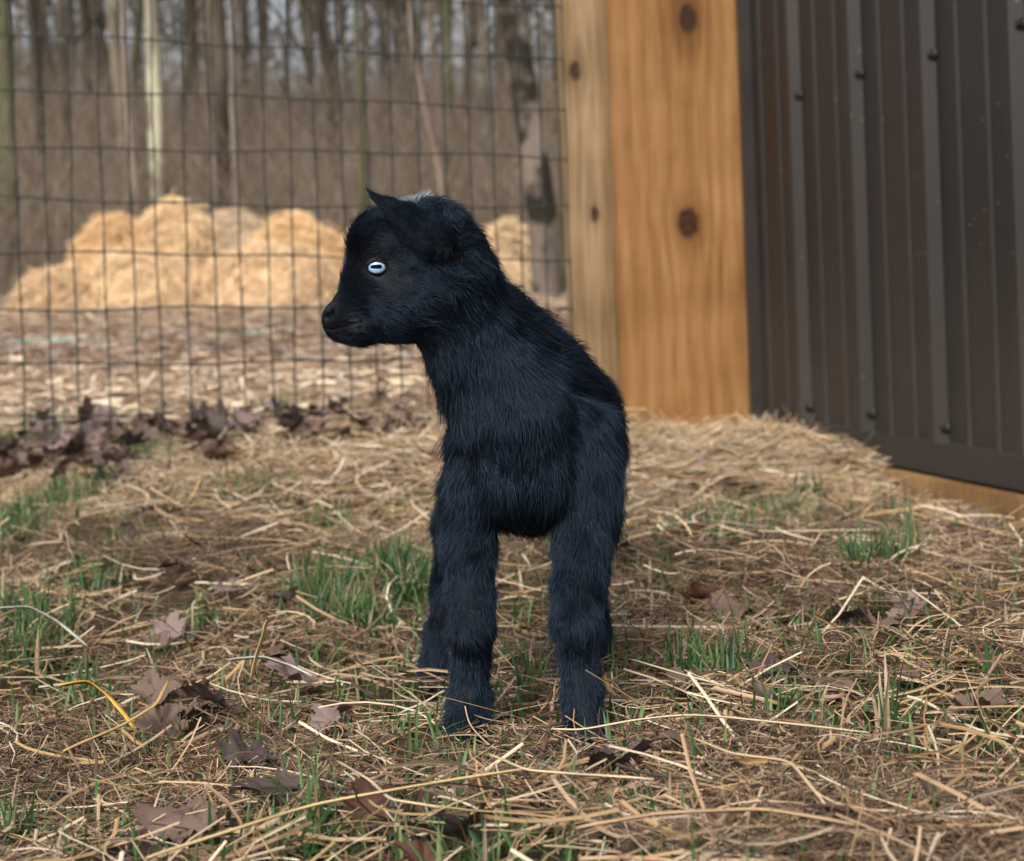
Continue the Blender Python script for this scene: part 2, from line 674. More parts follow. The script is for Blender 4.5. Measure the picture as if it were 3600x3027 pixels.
def build_heap(px0, px1, ptop, pbase, Y, col, label, seed, depth=.75):
    xa, xb = W(px0, pbase, Y)[0], W(px1, pbase, Y)[0]
    cx, rx = (xa + xb) / 2, (xb - xa) / 2
    gz = float(ground_z(cx, Y))
    top = W((px0 + px1) / 2, ptop, Y)[2] - gz
    nu, nv = 64, 26
    V = []
    N = Noise(seed)
    for j in range(nv + 1):
        f = j / nv
        r = math.sin(f * math.pi / 2)
        hgt = math.cos(f * math.pi / 2)
        for i in range(nu):
            a = i / nu * 2 * math.pi
            V.append((cx + rx * r * math.cos(a), Y + depth * rx * r * math.sin(a), gz - .05 + (top + .05) * hgt))
    V = np.array(V)
    nn = N(V, 5) * .022 + Noise(seed + 1)(V, 14) * .013 + Noise(seed + 2)(V, 45) * .007
    dirv = V - [cx, Y, gz]
    dirv /= np.linalg.norm(dirv, axis=1)[:, None] + 1e-9
    V = V + dirv * nn[:, None] * np.clip(top, .2, .6) / .5
    F = []
    for j in range(nv):
        for i in range(nu):
            F.append((j * nu + i, (j + 1) * nu + i, (j + 1) * nu + (i + 1) % nu, j * nu + (i + 1) % nu))
    root = empty('straw_heap', (cx, Y, gz))
    tag(root, label, 'straw heap', 'straw heaps beyond the fence')
    c = np.array(col) * .6 + np.array([.82, .65, .45]) * .4
    m = noise_mat('heap_body', [(.3, tuple(c * .5)), (.5, tuple(c * .9)), (.7, tuple(np.minimum(c * 1.2, 1)))], 7, 8, .9, .9, bscale=40, bdist=.03)
    child(mesh_obj('heap_body', V, F, m, True), root)
    # loose straws bristling on the heap
    n = int(4200 * rx / .5)
    idx = rng.integers(0, len(V), n)
    jit = rng.normal(size=(n, 3)) * .02
    p0 = V[idx] + jit
    d = rng.normal(size=(n, 3))
    d -= dirv[idx] * (d * dirv[idx]).sum(1)[:, None] * .75
    d /= np.linalg.norm(d, axis=1)[:, None]
    L = rng.uniform(.06, .2, n)
    tt = np.linspace(-.5, .5, 4)
    pts = p0[:, None] + d[:, None] * (L[:, None] * tt)[..., None] + dirv[idx][:, None] * .012
    pts[..., 2] -= (tt ** 2)[None] * L[:, None] * .5
    tint = c[None] * rng.uniform(.6, 1.5, n)[:, None]
    st = curves_obj('loose_straw', pts, np.full((n, 4), .0022), M_HEAPFIB, tint)
    tag(st, kind='stuff')
    child(st, root)


HC = (.62, .40, .2)
build_heap(258, 464, 428, 605, 9.4, (.66, .46, .24), 'tallest rounded straw heap beyond the wire fence', 11)
build_heap(130, 335, 466, 606, 9.1, (.6, .36, .14), 'orange tan straw heap at the foot of the forked trunks', 12)
build_heap(385, 575, 442, 600, 9.9, (.46, .34, .25), 'greyish straw heap behind the tallest straw heap', 13)
build_heap(485, 745, 460, 606, 9.1, (.64, .4, .16), 'broad yellow straw heap beyond the goat kid\'s face', 14)
build_heap(30, 230, 566, 622, 8.6, (.55, .37, .2), 'low flat straw heap at the end of the row', 15, .5)
build_heap(150, 420, 530, 616, 8.7, (.66, .46, .26), 'low pale straw heap in front of the orange tan one', 16, .5)
build_heap(380, 705, 516, 618, 8.7, (.64, .44, .25), 'long low straw heap in front of the broad yellow one', 17, .4)
build_heap(985, 1100, 474, 590, 9.6, (.58, .42, .25), 'small pale straw heap beside the leaning dark trunk', 18)
build_heap(660, 830, 484, 604, 9.6, (.56, .36, .17), 'tan straw heap partly behind the goat kid\'s forehead', 19)


# ------------------------------------------------------------------ woods
def bark(name, a, b, c, moss=None, thr=.52):
    m = noise_mat(name, [(.3, a), (.5, b), (.68, c)], 5, 7, .9, .7, (1, 1, .22), bscale=26, bdist=.03)
    if moss:
        nt = m.node_tree
        p = nt.nodes['Principled BSDF']
        src = p.inputs['Base Color'].links[0].from_socket
        n = nd(nt, 'ShaderNodeTexNoise')
        n.inputs['Scale'].default_value = 3.2
        n.inputs['Detail'].default_value = 3
        tc = nd(nt, 'ShaderNodeTexCoord')
        nt.links.new(tc.outputs['Object'], n.inputs[0])
        r = ramp(nt, [(thr, (0, 0, 0)), (thr + .07, (1, 1, 1))])
        nt.links.new(n.outputs[0], r.inputs[0])
        x = nd(nt, 'ShaderNodeMix', data_type='RGBA')
        nt.links.new(r.outputs[0], x.inputs[0])
        nt.links.new(src, x.inputs[6])
        x.inputs[7].default_value = (*moss, 1)
        nt.links.new(x.outputs[2], p.inputs['Base Color'])
    return m


B_GREY = bark('bark_grey_brown', (.045, .037, .027), (.11, .092, .068), (.19, .163, .125), moss=(.2, .2, .14), thr=.55)
B_LICH = bark('bark_lichen', (.13, .105, .075), (.25, .215, .15), (.36, .325, .24), moss=(.52, .5, .36))
B_MOSS = bark('bark_mossy', (.035, .033, .02), (.075, .07, .043), (.13, .12, .075), moss=(.085, .09, .045))
B_DARK = bark('bark_dark', (.026, .02, .014), (.06, .047, .034), (.12, .097, .073))
B_PINK = bark('bark_pinkish', (.12, .09, .07), (.22, .17, .135), (.32, .26, .215))
B_PATCH = bark('bark_patchy', (.07, .055, .044), (.15, .122, .1), (.26, .218, .185), moss=(.022, .018, .013), thr=.46)


def branches(base_pts, base_r, seed, n=16, spread=1.2, lo=.35):
    """bare limbs and twigs leaving a trunk path"""
    r = np.random.default_rng(seed)
    out = []
    P = np.asarray(base_pts)
    m = len(P)

    def limb(p, d, L, rad, lev):
        k = 7
        pts = [p]
        dd = d.copy()
        for _ in range(k):
            dd = dd + r.normal(size=3) * .16 + np.array([0, 0, .07])
            dd /= np.linalg.norm(dd)
            pts.append(pts[-1] + dd * L / k)
        pts = np.array(pts)
        rr = np.linspace(rad, rad * .25, k + 1)
        out.append(tube(pts, rr, 5 if lev == 0 else 3))
        if lev < 2:
            for q in range(4 if lev == 0 else 3):
                i = r.integers(2, k)
                nd_ = (pts[i] - pts[i - 1])
                nd_ = nd_ / np.linalg.norm(nd_) + r.normal(size=3) * .6
                nd_ /= np.linalg.norm(nd_)
                limb(pts[i], nd_, L * r.uniform(.4, .65), rr[i] * .6, lev + 1)
    for q in range(n):
        f = r.uniform(lo, 1)
        i = min(m - 1, int(f * (m - 1)))
        a = r.uniform(0, 6.28)
        d = np.array([math.cos(a), math.sin(a), r.uniform(.3, 1.1)])
        d /= np.linalg.norm(d)
        limb(P[i], d, spread * r.uniform(.7, 1.5), base_r[i] * .42, 0)
    return join(out)


def build_tree(name, label, pxpath, wpx, Y, mat, seed, height=8.5, ngroup=None, nbr=14, lo=.4):
    """pxpath from base upward, in photo coordinates"""
    pts = [W(x, y, Y) for x, y in pxpath]
    gz = float(ground_z(pts[0][0], Y))
    pts[0][2] = gz - .12
    d = pts[-1] - pts[-2]
    d = d / np.linalg.norm(d)
    while pts[-1][2] < height:
        d = d + np.random.default_rng(seed + len(pts)).normal(size=3) * .03
        d[2] = max(d[2], .9)
        d = d / np.linalg.norm(d)
        pts.append(pts[-1] + d * .8)
    pts = np.array(pts)
    # resample
    s = np.concatenate([[0], np.cumsum(np.linalg.norm(np.diff(pts, axis=0), axis=1))])
    q = np.linspace(0, s[-1], 60)
    P = np.stack([np.interp(q, s, pts[:, i]) for i in range(3)], 1)
    r0 = RP(wpx / 2, Y)
    rad = r0 * (1 - .62 * q / s[-1]) * (1 + .35 * np.exp(-q / .25))
    V, F = tube(P, rad, 14)
    cc = np.repeat(P, 14, 0)
    V = cc + (V - cc) * (1 + .09 * NZ[5](V * [1, 1, .4], 7 / max(r0 * 6, .3))[:, None] + .05 * NZ[6](V * [1, 1, .3], 30)[:, None])
    root = empty(name, (P[0][0], P[0][1], gz))
    tag(root, label, 'tree', ngroup)
    child(mesh_obj('trunk', V, F, mat, True), root)
    bv, bf = branches(P, rad, seed, nbr, 1.3, lo)
    child(mesh_obj('crown', bv, bf, mat, False), root)
    return root


build_tree('bare_tree', 'lichen spotted grey brown trunk rising behind the orange tan straw heap', [(268, 470), (262, 380), (246, 230), (236, 80), (230, 0)], 33, 12.0, B_GREY, 21)
build_tree('bare_tree', 'slim pinkish trunk leaning on the lichen spotted one', [(290, 470), (281, 400), (266, 280), (258, 150), (254, 0)], 17, 11.6, B_PINK, 22)
build_tree('bare_tree', 'pale greenish lichen covered trunk behind the tallest straw heap', [(318, 470), (322, 380), (318, 240), (314, 100), (308, 0)], 34, 11.8, B_LICH, 23)
build_tree('bare_tree', 'dark brown double trunk behind the greyish straw heap', [(462, 470), (462, 330), (455, 200), (449, 80), (447, 0)], 36, 12.4, B_DARK, 24)
build_tree('bare_tree', 'thin pinkish stem hugging the dark brown double trunk', [(486, 470), (481, 350), (476, 220), (478, 0)], 14, 12.2, B_PINK, 25)
build_tree('bare_tree', 'short leaning pale stem beside the dark brown double trunk', [(448, 470), (442, 390), (434, 300), (426, 140), (424, 0)], 12, 12.1, B_PINK, 26)
build_tree('bare_tree', 'straight thin mossy green trunk above the goat kid\'s ear', [(744, 470), (741, 330), (736, 150), (730, 0)], 18, 11.0, B_MOSS, 27)
build_tree('bare_tree', 'large leaning patchy barked trunk beside the wooden post', [(1122, 556), (1114, 470), (1098, 330), (1076, 200), (1056, 80), (1040, 0)], 56, 8.6, B_PATCH, 28)
build_tree('bare_tree', 'mossy dark trunk squeezed between leaning trunk and post', [(1166, 556), (1160, 400), (1154, 200), (1148, 0)], 26, 9.4, B_MOSS, 29)
build_tree('bare_tree', 'dark trunk with a side fork beyond the fence end', [(80, 440), (76, 300), (72, 120), (66, 0)], 26, 15.0, B_DARK, 30)
build_tree('bare_tree', 'brown forked trunk beside the dark one with a side fork', [(132, 440), (130, 300), (126, 120), (124, 0)], 22, 15.5, B_GREY, 31)
build_tree('bare_tree', 'mossy trunk at the far end of the fence', [(22, 480), (16, 300), (12, 120), (8, 0)], 32, 13.0, B_MOSS, 32)
build_tree('bare_tree', 'slim mossy trunk farther up the slope behind the goat kid', [(930, 470), (924, 330), (918, 160), (912, 0)], 20, 14.0, B_MOSS, 33)
build_tree('bare_tree', 'slim grey trunk close to the large leaning one', [(1004, 470), (996, 300), (990, 150), (984, 0)], 24, 14.0, B_GREY, 34)
build_tree('bare_tree', 'crooked whitish sapling with a forked stem behind the goat kid', [(918, 410), (900, 350), (884, 280), (866, 200), (846, 100), (838, 0)], 11, 10.4, B_PINK, 35, 5.5, None, 5, .2)


def build_far_trees():
    """individual bare trees up the slope: six shapes, copied"""
    protos = []
    mats = [B_GREY, B_DARK, B_MOSS, B_GREY, B_PINK, B_GREY]
    for k in range(6):
        h = 9 + k
        r = np.random.default_rng(300 + k)
        zs = np.linspace(-.3, h, 24)
        P = np.stack([np.cumsum(r.normal(size=24)) * .04, np.cumsum(r.normal(size=24)) * .04, zs], 1)
        rad = .062 * (1 - .75 * np.linspace(0, 1, 24)) * (.8 + .12 * k)
        tv, tf = tube(P, rad, 8)
        bv, bf = branches(P, np.maximum(rad, .05), 400 + k, 20, 1.6, .2)
        root = empty('distant_tree', (0, 0, 0))
        t = mesh_obj('trunk', tv, tf, mats[k], True)
        c = mesh_obj('crown', bv, bf, mats[k])
        t.parent = root
        c.parent = root
        protos.append((root, t, c))
    lab = 'thin bare tree standing in the blurred wood up the slope'
    n = 0
    used = set()
    tries = 0
    r = random.Random(5)
    spots = []
    while n < 190 and tries < 9000:
        tries += 1
        Y = r.uniform(15, 75) if n % 3 else r.uniform(16, 34)
        X = r.uniform(-.42, .36) * Y
        if X > .1 * Y and X > 1.5 and r.random() < .75:
            continue                     # behind the plank and the shed
        if any((X - a) ** 2 + (Y - b) ** 2 < .8 for a, b in spots):
            continue
        spots.append((X, Y))
        k = r.randrange(6)
        root, t, c = protos[k]
        if k in used:
            nr = root.copy(); link(nr)
            for ch in (t, c):
                cc = ch.copy(); link(cc); cc.parent = nr
        else:
            nr = root
            used.add(k)
        nr.location = (X, Y, float(ground_z(X, Y)))
        nr.rotation_euler = (r.uniform(-.06, .06), r.uniform(-.06, .06), r.uniform(0, 6.28))
        sc = r.uniform(.7, 1.25)
        nr.scale = (sc, sc, sc)
        tag(nr, lab, 'tree', 'bare trees up the wooded slope')
        n += 1


build_far_trees()


def build_brush():
    n = 26000
    Y = 11.5 + 36 * rng.uniform(0, 1, n) ** 1.5
    X = rng.uniform(-.42, .3, n) * Y
    Z = ground_z(X, Y)
    L = rng.uniform(.5, 2.6, n) * np.interp(Y, [11, 16, 50], [.55, .85, 1.0])
    d = np.stack([rng.normal(size=n) * .35, rng.normal(size=n) * .35, np.ones(n)], 1)
    d /= np.linalg.norm(d, axis=1)[:, None]
    bend = rng.normal(size=(n, 3)) * .3
    t = np.linspace(0, 1, 6)
    pts = np.stack([X, Y, Z - .05], 1)[:, None] + d[:, None] * (L[:, None] * t)[..., None] + bend[:, None] * (L[:, None] * t ** 2)[..., None] * [1, 1, .3]
    rad = np.interp(Y, [11, 60], [.004, .014])[:, None] * (1 - .75 * t)[None] * rng.uniform(.6, 1.4, n)[:, None]
    base = np.array([.21, .165, .127])
    tint = base * rng.uniform(.5, 1.5, n)[:, None] * (1 + rng.normal(size=(n, 3)) * .06)
    o = curves_obj('brushwood', pts, rad, tint_mat('brushwood', .9, .1), tint)
    tag(o, 'tangle of bare brown brushwood covering the slope under the trees', 'brush', kind='stuff')


build_brush()


# ------------------------------------------------------------------ hose
def build_hose():
    P = [(-60, 700), (150, 697), (260, 694), (420, 684), (520, 680), (600, 668), (700, 652), (860, 628), (1000, 604), (1060, 597), (1120, 594), (1180, 597), (1300, 600)]
    pts = []
    for x, y in P:
        a, b = ray(x, y)
        Y = 3.4                                   # walk the ray until it meets the ground
        while Y < 11 and H + b * Y > ground_z(a * Y, Y) + .012:
            Y += .02
        pts.append((a * Y, Y))
    pts = np.array(pts)
    s = np.arange(len(pts))
    q = np.linspace(0, len(pts) - 1, 160)
    X = np.interp(q, s, pts[:, 0])
    Y = np.interp(q, s, pts[:, 1])
    ker = np.ones(9) / 9
    Xs = np.convolve(np.pad(X, 4, 'edge'), ker, 'valid')
    Ys = np.convolve(np.pad(Y, 4, 'edge'), ker, 'valid')
    Z = ground_z(Xs, Ys) - .001 + .009 * np.sin(q * 1.9)
    V, F = tube(np.stack([Xs, Ys, Z], 1), .009, 8)
    m = noise_mat('hose_rubber', [(.3, (.16, .27, .23)), (.7, (.28, .42, .36))], 20, 3, .5, 0, spec=.4)
    o = mesh_obj('garden_hose', V, F, m, True)
    tag(o, 'pale teal garden hose lying on the ground beyond the fence', 'hose')


build_hose()


# ------------------------------------------------------------------ goat kid
# every primitive: a, b (world), ra, rb, blend, hair length, lift; hair flows a -> b
class Prim:
    def __init__(s, a, b, ra, rb, k=.014, hl=.010, lift=.35, flat=None, fs=1.0, flow=None, mute=1.0):
        s.a, s.b, s.ra, s.rb, s.k, s.hl, s.lift = a, b, ra, rb, k, hl, lift
        s.flat, s.fs, s.mute = flat, fs, mute
        f = (b - a) if flow is None else np.array(flow, float)
        n = np.linalg.norm(f)
        s.flow = f / n if n > 1e-6 else np.array([0, 0, -1.0])

    def dist(s, p):
        a, b = s.a, s.b
        q = p - a
        ba = b - a
        if s.flat is not None:
            q = q + s.flat * (q @ s.flat)[..., None] * (1 / s.fs - 1)
            ba = ba + s.flat * (ba @ s.flat) * (1 / s.fs - 1)
        L2 = max(ba @ ba, 1e-12)
        t = np.clip(q @ ba / L2, 0, 1)
        d = np.linalg.norm(q - t[..., None] * ba, axis=-1) - (s.ra + (s.rb - s.ra) * t)
        return d * (s.fs if s.flat is not None else 1)


SHRINK = 12.0      # fur stands about this many (2098) pixels off the skin


def PR(pa, pb, **kw):
    (x0, y0, Y0, r0), (x1, y1, Y1, r1) = pa, pb
    sh = kw.pop('sh', SHRINK)
    return Prim(W(x0, y0, Y0), W(x1, y1, Y1), RP(max(r0 - sh, 4), Y0), RP(max(r1 - sh, 4), Y1), **kw)


YH = 1.185
NRM = np.array([0, 1.0, 0])
PRIMS = []
A = PRIMS.append
# face (hair runs from the nose backwards)
A(PR((688, 655, YH, 29), (722, 648, YH, 46), hl=.0022, lift=.25, sh=2, k=.010))
A(PR((690, 676, YH, 22), (735, 668, YH, 34), hl=.0022, lift=.25, sh=1, k=.006))
A(PR((722, 640, YH, 45), (770, 595, YH, 64), hl=.0036, lift=.25, sh=4))
A(PR((768, 570, YH, 63), (790, 510, YH, 74), hl=.0060, lift=.55, sh=6, flow=(.4, 0, 1)))
A(PR((745, 655, YH, 46), (815, 638, YH, 66), hl=.0042, lift=.28, sh=4, flow=(1, 0, -.25)))
A(PR((790, 600, YH, 70), (860, 585, YH, 84), hl=.0055, lift=.3, sh=4, flow=(1, 0, -.3)))
A(PR((800, 505, YH, 76), (885, 492, YH, 80), hl=.0085, lift=.45, flow=(1, 0, .1)))
A(PR((815, 628, YH, 70), (862, 612, YH, 78), hl=.007, lift=.3, flow=(.7, 0, -.7)))
A(PR((885, 496, YH, 88), (922, 560, YH + .01, 97), hl=.011, lift=.5, flow=(.6, .1, -.7)))
# neck
A(PR((905, 530, YH + .012, 92), (965, 650, YH + .03, 98), hl=.0115, lift=.34))
A(PR((930, 660, YH + .02, 92), (1000, 760, YH + .035, 112), hl=.0115, lift=.28))
A(PR((988, 735, YH + .035, 106), (1046, 850, YH + .035, 120), hl=.0115, lift=.26, flow=(.12, 0, -1)))
A(PR((1010, 660, YH + .055, 88), (1100, 770, YH + .09, 110), hl=.012, lift=.25, flow=(.5, .5, -.6)))
# chest and breast
A(PR((1050, 850, YH + .035, 124), (1072, 955, YH + .045, 124), hl=.012, lift=.28, flow=(.1, 0, -1)))
A(PR((1072, 955, YH + .045, 118), (1078, 985, YH + .09, 112), hl=.014, lift=.35, flow=(0, -.1, -1)))
# trunk
A(PR((1090, 800, YH + .09, 122), (1120, 860, YH + .16, 160), hl=.011, lift=.2, flow=(.2, .8, -.5)))
A(PR((1108, 905, YH + .10, 142), (1118, 890, YH + .20, 160), hl=.011, lift=.2, flow=(.15, .7, -.7)))
A(PR((1118, 880, YH + .20, 158), (1110, 880, YH + .25, 140), hl=.011, lift=.2, flow=(.1, .6, -.8)))
# shoulders
A(PR((985, 905, YH + .06, 78), (968, 1020, YH + .045, 66), hl=.012, lift=.28, flow=(-.1, 0, -1)))
A(PR((1185, 900, YH + .06, 92), (1198, 1020, YH + .045, 72), hl=.012, lift=.28, flow=(.1, 0, -1)))
# fore legs
LP = dict(hl=.0105, lift=.2, k=.010)
LG = dict(hl=.0080, lift=.32, k=.012)
A(PR((966, 1010, YH + .045, 66), (958, 1130, YH + .04, 63), **LG))
A(PR((958, 1130, YH + .04, 62), (960, 1225, YH + .032, 57), **LG))
A(PR((960, 1225, YH + .032, 54), (966, 1290, YH + .024, 52), **LG))
A(PR((966, 1290, YH + .026, 50), (965, 1355, YH + .03, 40), **LG))
A(PR((965, 1355, YH + .03, 41), (962, 1425, YH + .026, 46), **LG))
A(PR((962, 1425, YH + .026, 46), (957, 1484, YH + .014, 56), **LP))
A(PR((1198, 1010, YH + .045, 72), (1190, 1120, YH + .03, 63), **LG))
A(PR((1190, 1120, YH + .03, 62), (1185, 1205, YH + .015, 57), **LG))
A(PR((1185, 1205, YH + .015, 56), (1182, 1275, YH - .002, 54), **LG))
A(PR((1182, 1275, YH - .002, 51), (1186, 1345, YH + .002, 42), **LG))
A(PR((1186, 1345, YH + .002, 42), (1192, 1420, YH - .006, 48), **LG))
A(PR((1192, 1420, YH - .006, 46), (1199, 1503, YH - .018, 60), **LP))
# hind legs
A(PR((1030, 940, YH + .22, 96), (950, 1075, YH + .185, 66), hl=.011, lift=.25))
A(PR((950, 1075, YH + .185, 60), (922, 1190, YH + .245, 42), **LG))
A(PR((922, 1190, YH + .245, 40), (898, 1290, YH + .22, 33), **LG))
A(PR((898, 1290, YH + .22, 34), (888, 1378, YH + .21, 38), **LP))
A(PR((1195, 940, YH + .22, 96), (1212, 1060, YH + .185, 62), hl=.011, lift=.25))
A(PR((1212, 1060, YH + .185, 56), (1212, 1180, YH + .25, 40), **LG))
A(PR((1212, 1180, YH + .25, 38), (1222, 1275, YH + .235, 32), **LG))
A(PR((1222, 1275, YH + .235, 33), (1231, 1362, YH + .23, 36), **LP))
# tail
A(PR((1112, 800, YH + .30, 34), (1112, 860, YH + .34, 24), hl=.012, lift=.4))
# ears: flattened cones, base to tip
en = np.array([.35, -.85, .35]); en /= np.linalg.norm(en)
EARY = YH - .038
A(PR((884, 480, EARY + .006, 54), (750, 391, EARY - .002, 5), flat=en, fs=.26, k=.006, hl=.0050, lift=.22, sh=3))
en2 = np.array([.35, .85, .35]); en2 /= np.linalg.norm(en2)
A(PR((868, 485, YH + .022, 44), (840, 460, YH + .055, 34), flat=en2, fs=.28, k=.008, hl=.0035, lift=.2, sh=2))
A(PR((840, 460, YH + .055, 33), (810, 440, YH + .08, 8), flat=en2, fs=.28, k=.004, hl=.0030, lift=.2, sh=2))

CARVE = []   # (a, b, r, blend) grooves cut from the skin


def sdf_pts(p):
    F = None
    for q in PRIMS:
        d = q.dist(p)
        if F is None:
            F = d
        else:
            h = np.clip(.5 + .5 * (F - d) / q.k, 0, 1)
            F = F * (1 - h) + d * h - q.k * h * (1 - h)
    for (a, b, r, k) in CARVE:
        ba = b - a
        t = np.clip((p - a) @ ba / max(ba @ ba, 1e-12), 0, 1)
        d = -(np.linalg.norm(p - a - t[..., None] * ba, axis=-1) - r)
        h = np.clip(.5 - .5 * (F - d) / k, 0, 1)
        F = F * (1 - h) + d * h + k * h * (1 - h)
    return F


def hit(px, py, side=-1):
    """skin point seen from the camera side (-1) or from behind (+1)"""
    a, b = ray(px, py)
    Ys = np.linspace(1.0, 1.6, 3001)
    if side > 0: Ys = Ys[::-1]
    P = np.stack([a * Ys, Ys, H + b * Ys], 1)
    F = sdf_pts(P)
    i = int(np.argmax(F < 0))
    return P[i]


# mouth line, nostrils
CARVES_TODO = []
for side in (-1, 1):
    ml = [hit(x, y, side) for x, y in ((664, 672), (680, 676), (700, 671), (722, 662), (732, 655))]
    for p, q in zip(ml[:-1], ml[1:]):
        CARVES_TODO.append((p, q, .0015, .0010))
    wr = [hit(x, y, side) for x, y in ((668, 664), (684, 667), (704, 660), (716, 652))]
    for p, q in zip(wr[:-1], wr[1:]):
        CARVES_TODO.append((p + [0, side * .0004, 0], q + [0, side * .0004, 0], .0007, .0012))
    n0, n1 = hit(669, 651, side), hit(679, 643, side)
    CARVES_TODO.append((n0, n1, .0030, .0015))
EYE = {}
for side in (-1, 1):
    EYE[side] = hit(772, 547, side)
    c = EYE[side] + np.array([0, side * .003, 0])
    CARVES_TODO.append((c, c, .0076, .004))
CARVE += CARVES_TODO


def surface_nets(lo, hi, h):
    n = np.ceil((hi - lo) / h).astype(int) + 1
    ax = [lo[i] + h * np.arange(n[i]) for i in range(3)]
    Fd = np.full(n, .05, np.float32)
    for q in PRIMS:
        mg = .03 + max(q.ra, q.rb)
        i0 = np.maximum(((np.minimum(q.a, q.b) - mg - lo) / h).astype(int), 0)
        i1 = np.minimum(((np.maximum(q.a, q.b) + mg - lo) / h).astype(int) + 1, n)
        sl = tuple(slice(i0[i], i1[i]) for i in range(3))
        g = np.stack(np.meshgrid(*[ax[i][sl[i]] for i in range(3)], indexing='ij'), -1)
        d = q.dist(g).astype(np.float32)
        F = Fd[sl]
        hh = np.clip(.5 + .5 * (F - d) / q.k, 0, 1)
        Fd[sl] = F * (1 - hh) + d * hh - q.k * hh * (1 - hh)
    for (a, b, r, k) in CARVE:
        mg = .01 + r
        i0 = np.maximum(((np.minimum(a, b) - mg - lo) / h).astype(int), 0)
        i1 = np.minimum(((np.maximum(a, b) + mg - lo) / h).astype(int) + 1, n)
        sl = tuple(slice(i0[i], i1[i]) for i in range(3))
        g = np.stack(np.meshgrid(*[ax[i][sl[i]] for i in range(3)], indexing='ij'), -1)
        ba = b - a
        t = np.clip((g - a) @ ba / max(ba @ ba, 1e-12), 0, 1)
        d = -(np.linalg.norm(g - a - t[..., None] * ba, axis=-1) - r)
        F = Fd[sl]
        hh = np.clip(.5 - .5 * (F - d) / k, 0, 1)
        Fd[sl] = F * (1 - hh) + d * hh + k * hh * (1 - hh)
    ins = Fd < 0
    c = [ins[i:n[0] - 1 + i, j:n[1] - 1 + j, k:n[2] - 1 + k] for i in (0, 1) for j in (0, 1) for k in (0, 1)]
    cnt = sum(x.astype(np.int8) for x in c)
    cells = np.argwhere((cnt > 0) & (cnt < 8))
    vid = -np.ones(n - 1, np.int64)
    vid[tuple(cells.T)] = np.arange(len(cells))
    acc = np.zeros((len(cells), 3))
    num = np.zeros(len(cells))
    corners = [np.array((i, j, k)) for i in (0, 1) for j in (0, 1) for k in (0, 1)]
    for p in corners:
        for axis in range(3):
            if p[axis] == 0:
                q = p.copy(); q[axis] = 1
                fa = Fd[tuple((cells + p).T)]
                fb = Fd[tuple((cells + q).T)]
                m = (fa < 0) != (fb < 0)
                t = np.where(m, fa / (fa - fb + 1e-12), 0)
                pos = cells + p + (q - p) * t[:, None]
                acc[m] += pos[m]
                num[m] += 1
    V = lo + h * acc / num[:, None]
    Q = []
    for axis in range(3):
        o1, o2 = [(1, 2), (2, 0), (0, 1)][axis]
        s0 = [slice(None)] * 3; s1 = [slice(None)] * 3
        s0[axis] = slice(0, -1); s1[axis] = slice(1, None)
        m = ins[tuple(s0)] != ins[tuple(s1)]
        e = np.argwhere(m)
        e = e[(e[:, o1] > 0) & (e[:, o2] > 0) & (e[:, o1] < n[o1] - 1) & (e[:, o2] < n[o2] - 1)]
        a0 = e.copy(); a0[:, o1] -= 1; a0[:, o2] -= 1
        a1 = e.copy(); a1[:, o2] -= 1
        a2 = e.copy()
        a3 = e.copy(); a3[:, o1] -= 1
        q = np.stack([vid[tuple(x.T)] for x in (a0, a1, a2, a3)], 1)
        flip = ~ins[tuple(e.T)]
        q[flip] = q[flip][:, ::-1]
        Q.append(q)
    return V, np.concatenate(Q)


def goat_skin():
    allp = np.array([q.a for q in PRIMS] + [q.b for q in PRIMS])
    return surface_nets(allp.min(0) - .075, allp.max(0) + .075, .0014)


GV, GF = goat_skin()
# keep the one connected body (drop stray cells)
def vnormals(V, F):
    fn = np.cross(V[F[:, 2]] - V[F[:, 0]], V[F[:, 3]] - V[F[:, 1]])
    N = np.zeros_like(V)
    for i in range(4):
        np.add.at(N, F[:, i], fn)
    return N / (np.linalg.norm(N, axis=1)[:, None] + 1e-12)


GN = vnormals(GV, GF)

M_SKIN = noise_mat('goat_skin', [(.3, (.002, .0025, .0036)), (.7, (.0045, .005, .0066))], 160, 4, .55, .25, spec=.13, bscale=500, bdist=.0006)


def fur_mat():
    m, nt, p = new_mat('goat_fur', .42, .5)
    a = nd(nt, 'ShaderNodeAttribute', attribute_name='tint')
    nt.links.new(a.outputs['Color'], p.inputs['Base Color'])
    p.inputs['Specular Tint'].default_value = (.45, .68, 1.0, 1)
    return m


